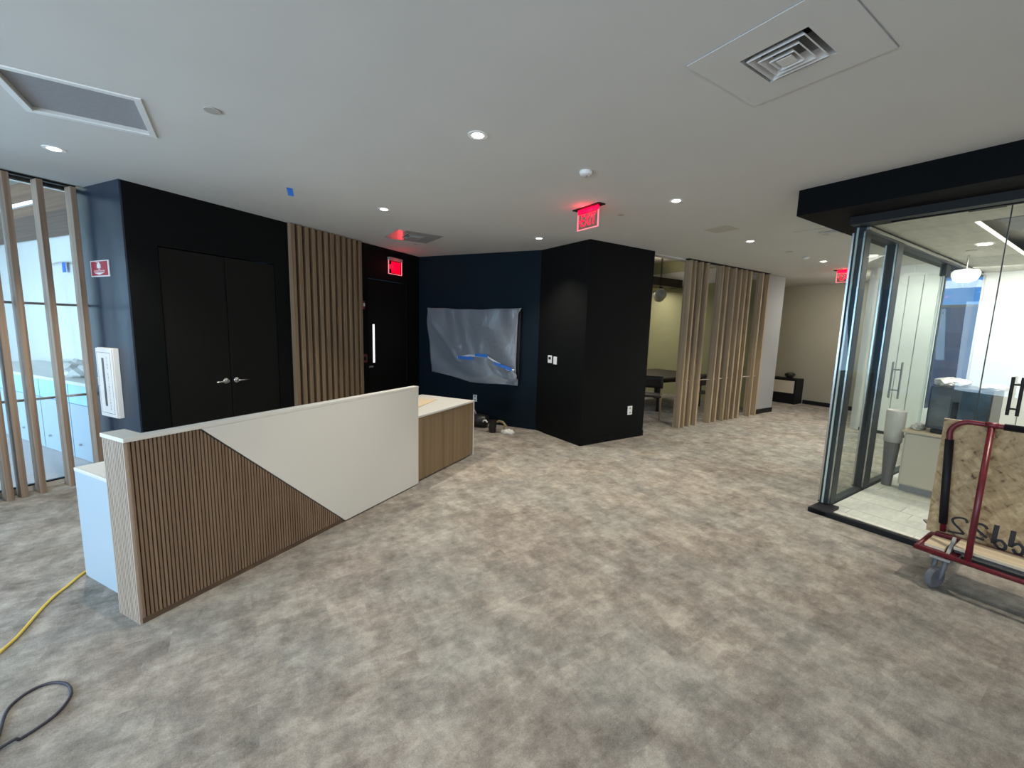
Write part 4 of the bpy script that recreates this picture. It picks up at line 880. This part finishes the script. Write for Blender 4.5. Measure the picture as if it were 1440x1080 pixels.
t = thing('trash_bin', 'B', (6.22, -1.50, 0.016), 'tall tapered grey bin with white liner between side glass and counter', 'bin')
m = pm(t); m.lathe((6.24, -1.53, 0.016), [(0, 0), (0.045, 0.0), (0.075, 0.56), (0.0, 0.56)], 20); m.build('bin_body', mat('bin_grey', (0.17, 0.17, 0.175), 0.5, var=0.05), t)
pm(t).lathe((6.24, -1.53, 0.53), [(0, 0.03), (0.079, 0.0), (0.085, 0.10), (0.090, 0.36), (0.082, 0.37), (0.07, 0.33), (0, 0.32)], 20).build('liner', mat('white_liner', (0.62, 0.61, 0.58), 0.5, bump=0.4, bscale=25, var=0.05), t, smooth=True)

# outside the clear window: a low building and trees
tag(MB('B', (40, -8, -4)).box(38, 46, -26, 14, -6, -5.9).build('street', mat('asphalt', (0.05, 0.06, 0.08), 0.9, var=0.1)), 'dark street outside the clear window', 'street')
t = thing('office_building', 'B', (40, -8, -6), 'dark blue office building seen through the clear window', 'building')
pm(t).box(40, 46, -20, 4, -5.9, 4.0).build('facade', M_BLDG, t)
for i in range(3): pm(t).box(39.94, 40, -19.5, 3.5, -3.6+i*2.4, -2.6+i*2.4).build('window_band', mat('dusk_glass', (0.03, 0.06, 0.11), 0.1), t)

# ================================================================== PANEL CART (grid B)
t = thing('panel_cart', 'B', (4.30, 0.1, 0), 'red steel panel cart with black grips standing before the glass room', 'cart')
NLc, NRc = -0.775, 0.95
r = 0.017
pm(t).tube([(3.985, NLc, 0.238), (3.985, NRc, 0.238)], 0.016, 10).build('front_rail', M_RED, t, smooth=True)
pm(t).tube([(4.575, NLc, 0.238), (4.575, NRc, 0.238)], 0.016, 10).build('rear_rail', M_RED, t, smooth=True)
for n in (NLc+0.01, 0.10, NRc-0.01): pm(t).tube([(3.985, n, 0.238), (4.575, n, 0.238)], 0.015, 10).build('cross_rail', M_RED, t, smooth=True)
for n0, n1 in ((NLc+0.01, -0.56), (0.74, NRc-0.01)): pm(t).box(3.985, 4.575, n0, n1, 0.238, 0.246).build('deck_plate', M_RED, t)
pm(t).box(4.285, 4.325, NLc+0.04, NRc-0.04, 0.247, 0.285).build('spine', M_RED, t, bevel=0.004)
zt = 1.130
loop = [(4.305, -0.700, 0.30), (4.305, -0.722, 0.60), (4.305, -0.745, 0.98)]
c = (-0.650, 1.030)
loop += [(4.305, p[0], p[1]) for p in arc(c, 0.100, math.pi, math.pi/2, 8)]
loop += [(4.305, 0.70, zt)] + [(4.305, p[0], p[1]) for p in arc((0.75, 1.030), 0.100, math.pi/2, 0, 8)] + [(4.305, 0.84, 0.6), (4.305, 0.83, 0.30)]
pm(t).tube(loop, r, 12).build('loop_frame', M_RED, t, smooth=True)
pm(t).tube([(4.305, -0.706, 0.36), (4.305, -0.722, 0.60), (4.305, -0.745, 0.985)], 0.024, 12).build('grip', M_BLK, t, smooth=True)
pm(t).tube([(4.305, -0.500, zt), (4.305, 0.5, zt)], 0.0225, 12).build('grip', M_BLK, t, smooth=True)
for n0, n1 in ((-0.515, -0.555), (0.70, 0.70)):
    pm(t).tube([(4.0, n0, 0.245), (4.300, n1, zt-0.012)], 0.0175, 12).build('brace', M_RED, t, smooth=True)
    pm(t).tube([(4.305, n1-0.03, zt), (4.305, n1+0.03, zt)], 0.0215, 12).build('collar', M_RED, t, smooth=True)
m = pm(t); m.prism([(4.02, 0.246), (4.18, 0.246), (4.16, 0.33)], -0.622, -0.604, 'n'); m.build('gusset', M_GREYPL, t)
for i, (b, n, yaw) in enumerate(((4.0, -0.635, 0.35), (4.55, -0.66, 1.4), (4.0, 0.80, 0.2), (4.55, 0.80, 0.9))):
    pm(t).box(b-0.055, b+0.055, n-0.05, n+0.05, 0.213, 0.222).build('caster_plate', M_GREYPL, t)
    cth, sth = math.cos(yaw), math.sin(yaw)
    wb, wn = b-0.035*cth, n-0.035*sth
    # wheel whose axle lies across the yaw direction
    g = pm(t); rings = []
    for rr, hh in ((0.0, -0.02), (0.066, -0.02), (0.074, -0.012), (0.074, 0.012), (0.066, 0.02), (0.0, 0.02)):
        rings.append([g.bm.verts.new(g.P(wb+cth*rr*math.cos(x)-sth*hh, wn+sth*rr*math.cos(x)+cth*hh, 0.0745+rr*math.sin(x))) for x in [2*math.pi*j/24 for j in range(24)]])
    for p, q in zip(rings, rings[1:]):
        for j in range(24): g.bm.faces.new((p[j], p[(j+1) % 24], q[(j+1) % 24], q[j]))
    bmesh.ops.remove_doubles(g.bm, verts=g.bm.verts, dist=1e-5)
    g.build('wheel', M_RUBBER, t)
    for s in (-1, 1):
        o1 = (-sth*0.027*s, cth*0.027*s)
        f = pm(t); f.tube([(b+o1[0], n+o1[1], 0.213), (b+o1[0]-0.01*cth, n+o1[1]-0.01*sth, 0.15), (wb+o1[0], wn+o1[1], 0.066)], [0.016, 0.013, 0.010], 8); f.build('fork', M_RUBBER, t, smooth=True)
tag(MB('B', (4.13, 0.1, 0.25)).box(4.035, 4.255, -0.735, -0.632, 0.2465, 0.268).build('board_offcut', M_BOARD, bevel=0.002), 'short pale plywood offcut at the left end of the cart deck', 'board')
tag(MB('B', (4.13, 0.2, 0.25)).box(4.055, 4.265, -0.596, 0.92, 0.276, 0.298).build('plywood_strip', M_BOARD, bevel=0.002), 'long pale plywood strip lying on the red cart deck', 'board')
tag(MB('B', (4.13, 0.2, 0.25)).box(4.075, 4.255, -0.59, 0.92, 0.2540, 0.2755).build('plywood_strip', mat('dark_strip', (0.05, 0.05, 0.055), 0.6, var=0.2)), 'long dark strip under the pale plywood on the cart deck', 'board')
tag(MB('B', (4.5, -0.7, 0.26)).prism([(4.40, -0.77), (4.56, -0.86), (4.64, -0.75), (4.50, -0.66)], 0.256, 0.268, 'z').build('board_scrap', mat('grey_scrap', (0.15, 0.14, 0.12), 0.7, var=0.1)), 'grey board scrap sticking out from the rear of the cart deck', 'board')
t = thing('strand_board', 'B', (4.36, 0.1, 0.25), 'large strand board sheet with black marker writing leaning on the red cart', 'board')
pm(t).box(4.340, 4.358, -0.795, 0.86, 0.262, 1.128).build('sheet', M_OSB, t)
pm(t).box(4.3395, 4.3585, -0.7955, 0.86, 1.1275, 1.1295).build('top_edge', M_TAN, t)
def strokes(lst, w, name='marker_stroke'):
    for pts in lst:
        m = pm(t); bm = m.bm; k = len(pts); L = []; Rr = []
        for i, (n, z) in enumerate(pts):
            p0 = pts[max(i-1, 0)]; p1 = pts[min(i+1, k-1)]; dx, dz = p1[0]-p0[0], p1[1]-p0[1]; l = math.hypot(dx, dz) or 1; ox, oz = -dz/l*w, dx/l*w
            L.append(bm.verts.new(m.P(4.3392, n+ox, z+oz))); Rr.append(bm.verts.new(m.P(4.3392, n-ox, z-oz)))
        for i in range(k-1): bm.faces.new((L[i], L[i+1], Rr[i+1], Rr[i]))
        m.build(name, M_INK, t, solid=0.0006)
def smooth(pts, k=5):
    out = []
    for i in range(len(pts)-1):
        p0, p1, p2, p3 = pts[max(i-1, 0)], pts[i], pts[i+1], pts[min(i+2, len(pts)-1)]
        for j in range(k):
            s = j/k; out.append(tuple(0.5*((2*p1[d]) + (-p0[d]+p2[d])*s + (2*p0[d]-5*p1[d]+4*p2[d]-p3[d])*s*s + (-p0[d]+3*p1[d]-3*p2[d]+p3[d])*s**3) for d in (0, 1)))
    return out + [pts[-1]]
g1 = [(-0.591, 0.399), (-0.605, 0.424), (-0.641, 0.421), (-0.666, 0.399), (-0.656, 0.371), (-0.625, 0.343), (-0.598, 0.314)]
g1b = [(-0.598, 0.314), (-0.636, 0.306), (-0.682, 0.300)]
strokes([smooth(g1), smooth(g1b)], 0.0075)
g2 = [(-0.494, 0.395), (-0.508, 0.414), (-0.535, 0.418), (-0.553, 0.400), (-0.545, 0.376), (-0.515, 0.352), (-0.488, 0.334)]
strokes([smooth(g2), smooth([(-0.500, 0.312), (-0.530, 0.315), (-0.56, 0.318)])], 0.0085)
strokes([smooth([(-0.454, 0.443), (-0.456, 0.374), (-0.457, 0.307)]), smooth([(-0.378, 0.434), (-0.379, 0.378), (-0.38, 0.318)])], 0.013)
strokes([smooth([(-0.457, 0.307), (-0.443, 0.335), (-0.422, 0.341), (-0.401, 0.316), (-0.405, 0.288), (-0.427, 0.286), (-0.448, 0.307)]), smooth([(-0.38, 0.322), (-0.372, 0.334), (-0.348, 0.354), (-0.324, 0.331), (-0.327, 0.292), (-0.349, 0.285), (-0.368, 0.310)])], 0.009)

# ================================================================== CABLES ON THE CARPET (grid A)
yp = smooth([(0.30, -2.75), (0.48, -2.93), (0.645, -3.106), (0.718, -3.177), (0.79, -3.268), (0.88, -3.387), (0.964, -3.481), (1.036, -3.54), (1.151, -3.640), (1.35, -3.75)], 6)
tag(MB('A', (0.8, -3.2, 0)).tube([(p[0], p[1], 0.0085) for p in yp], 0.0075, 8).build('extension_cord', M_YEL, smooth=True), 'yellow extension cord on the carpet running to the desk corner', 'cord')
bp_ = smooth([(0.38, -2.25), (0.43, -2.38), (0.474, -2.46), (0.522, -2.577), (0.559, -2.632), (0.621, -2.661), (0.677, -2.644), (0.71, -2.579), (0.706, -2.51), (0.681, -2.455), (0.628, -2.405), (0.569, -2.385), (0.511, -2.379), (0.459, -2.376), (0.41, -2.35), (0.30, -2.28)], 6)
m = MB('A', (0.6, -2.5, 0)).tube([(p[0], p[1], 0.0075 + (0.012 if i > 72 else 0.0)) for i, p in enumerate(bp_)], 0.0062, 8)
tag(m.build('power_cable', M_CABLE, smooth=True), 'black power cable looped on the carpet in the lower left corner', 'cord')

for o in bpy.data.objects:
    for k in ('_o', '_F'):
        if k in o: del o[k]
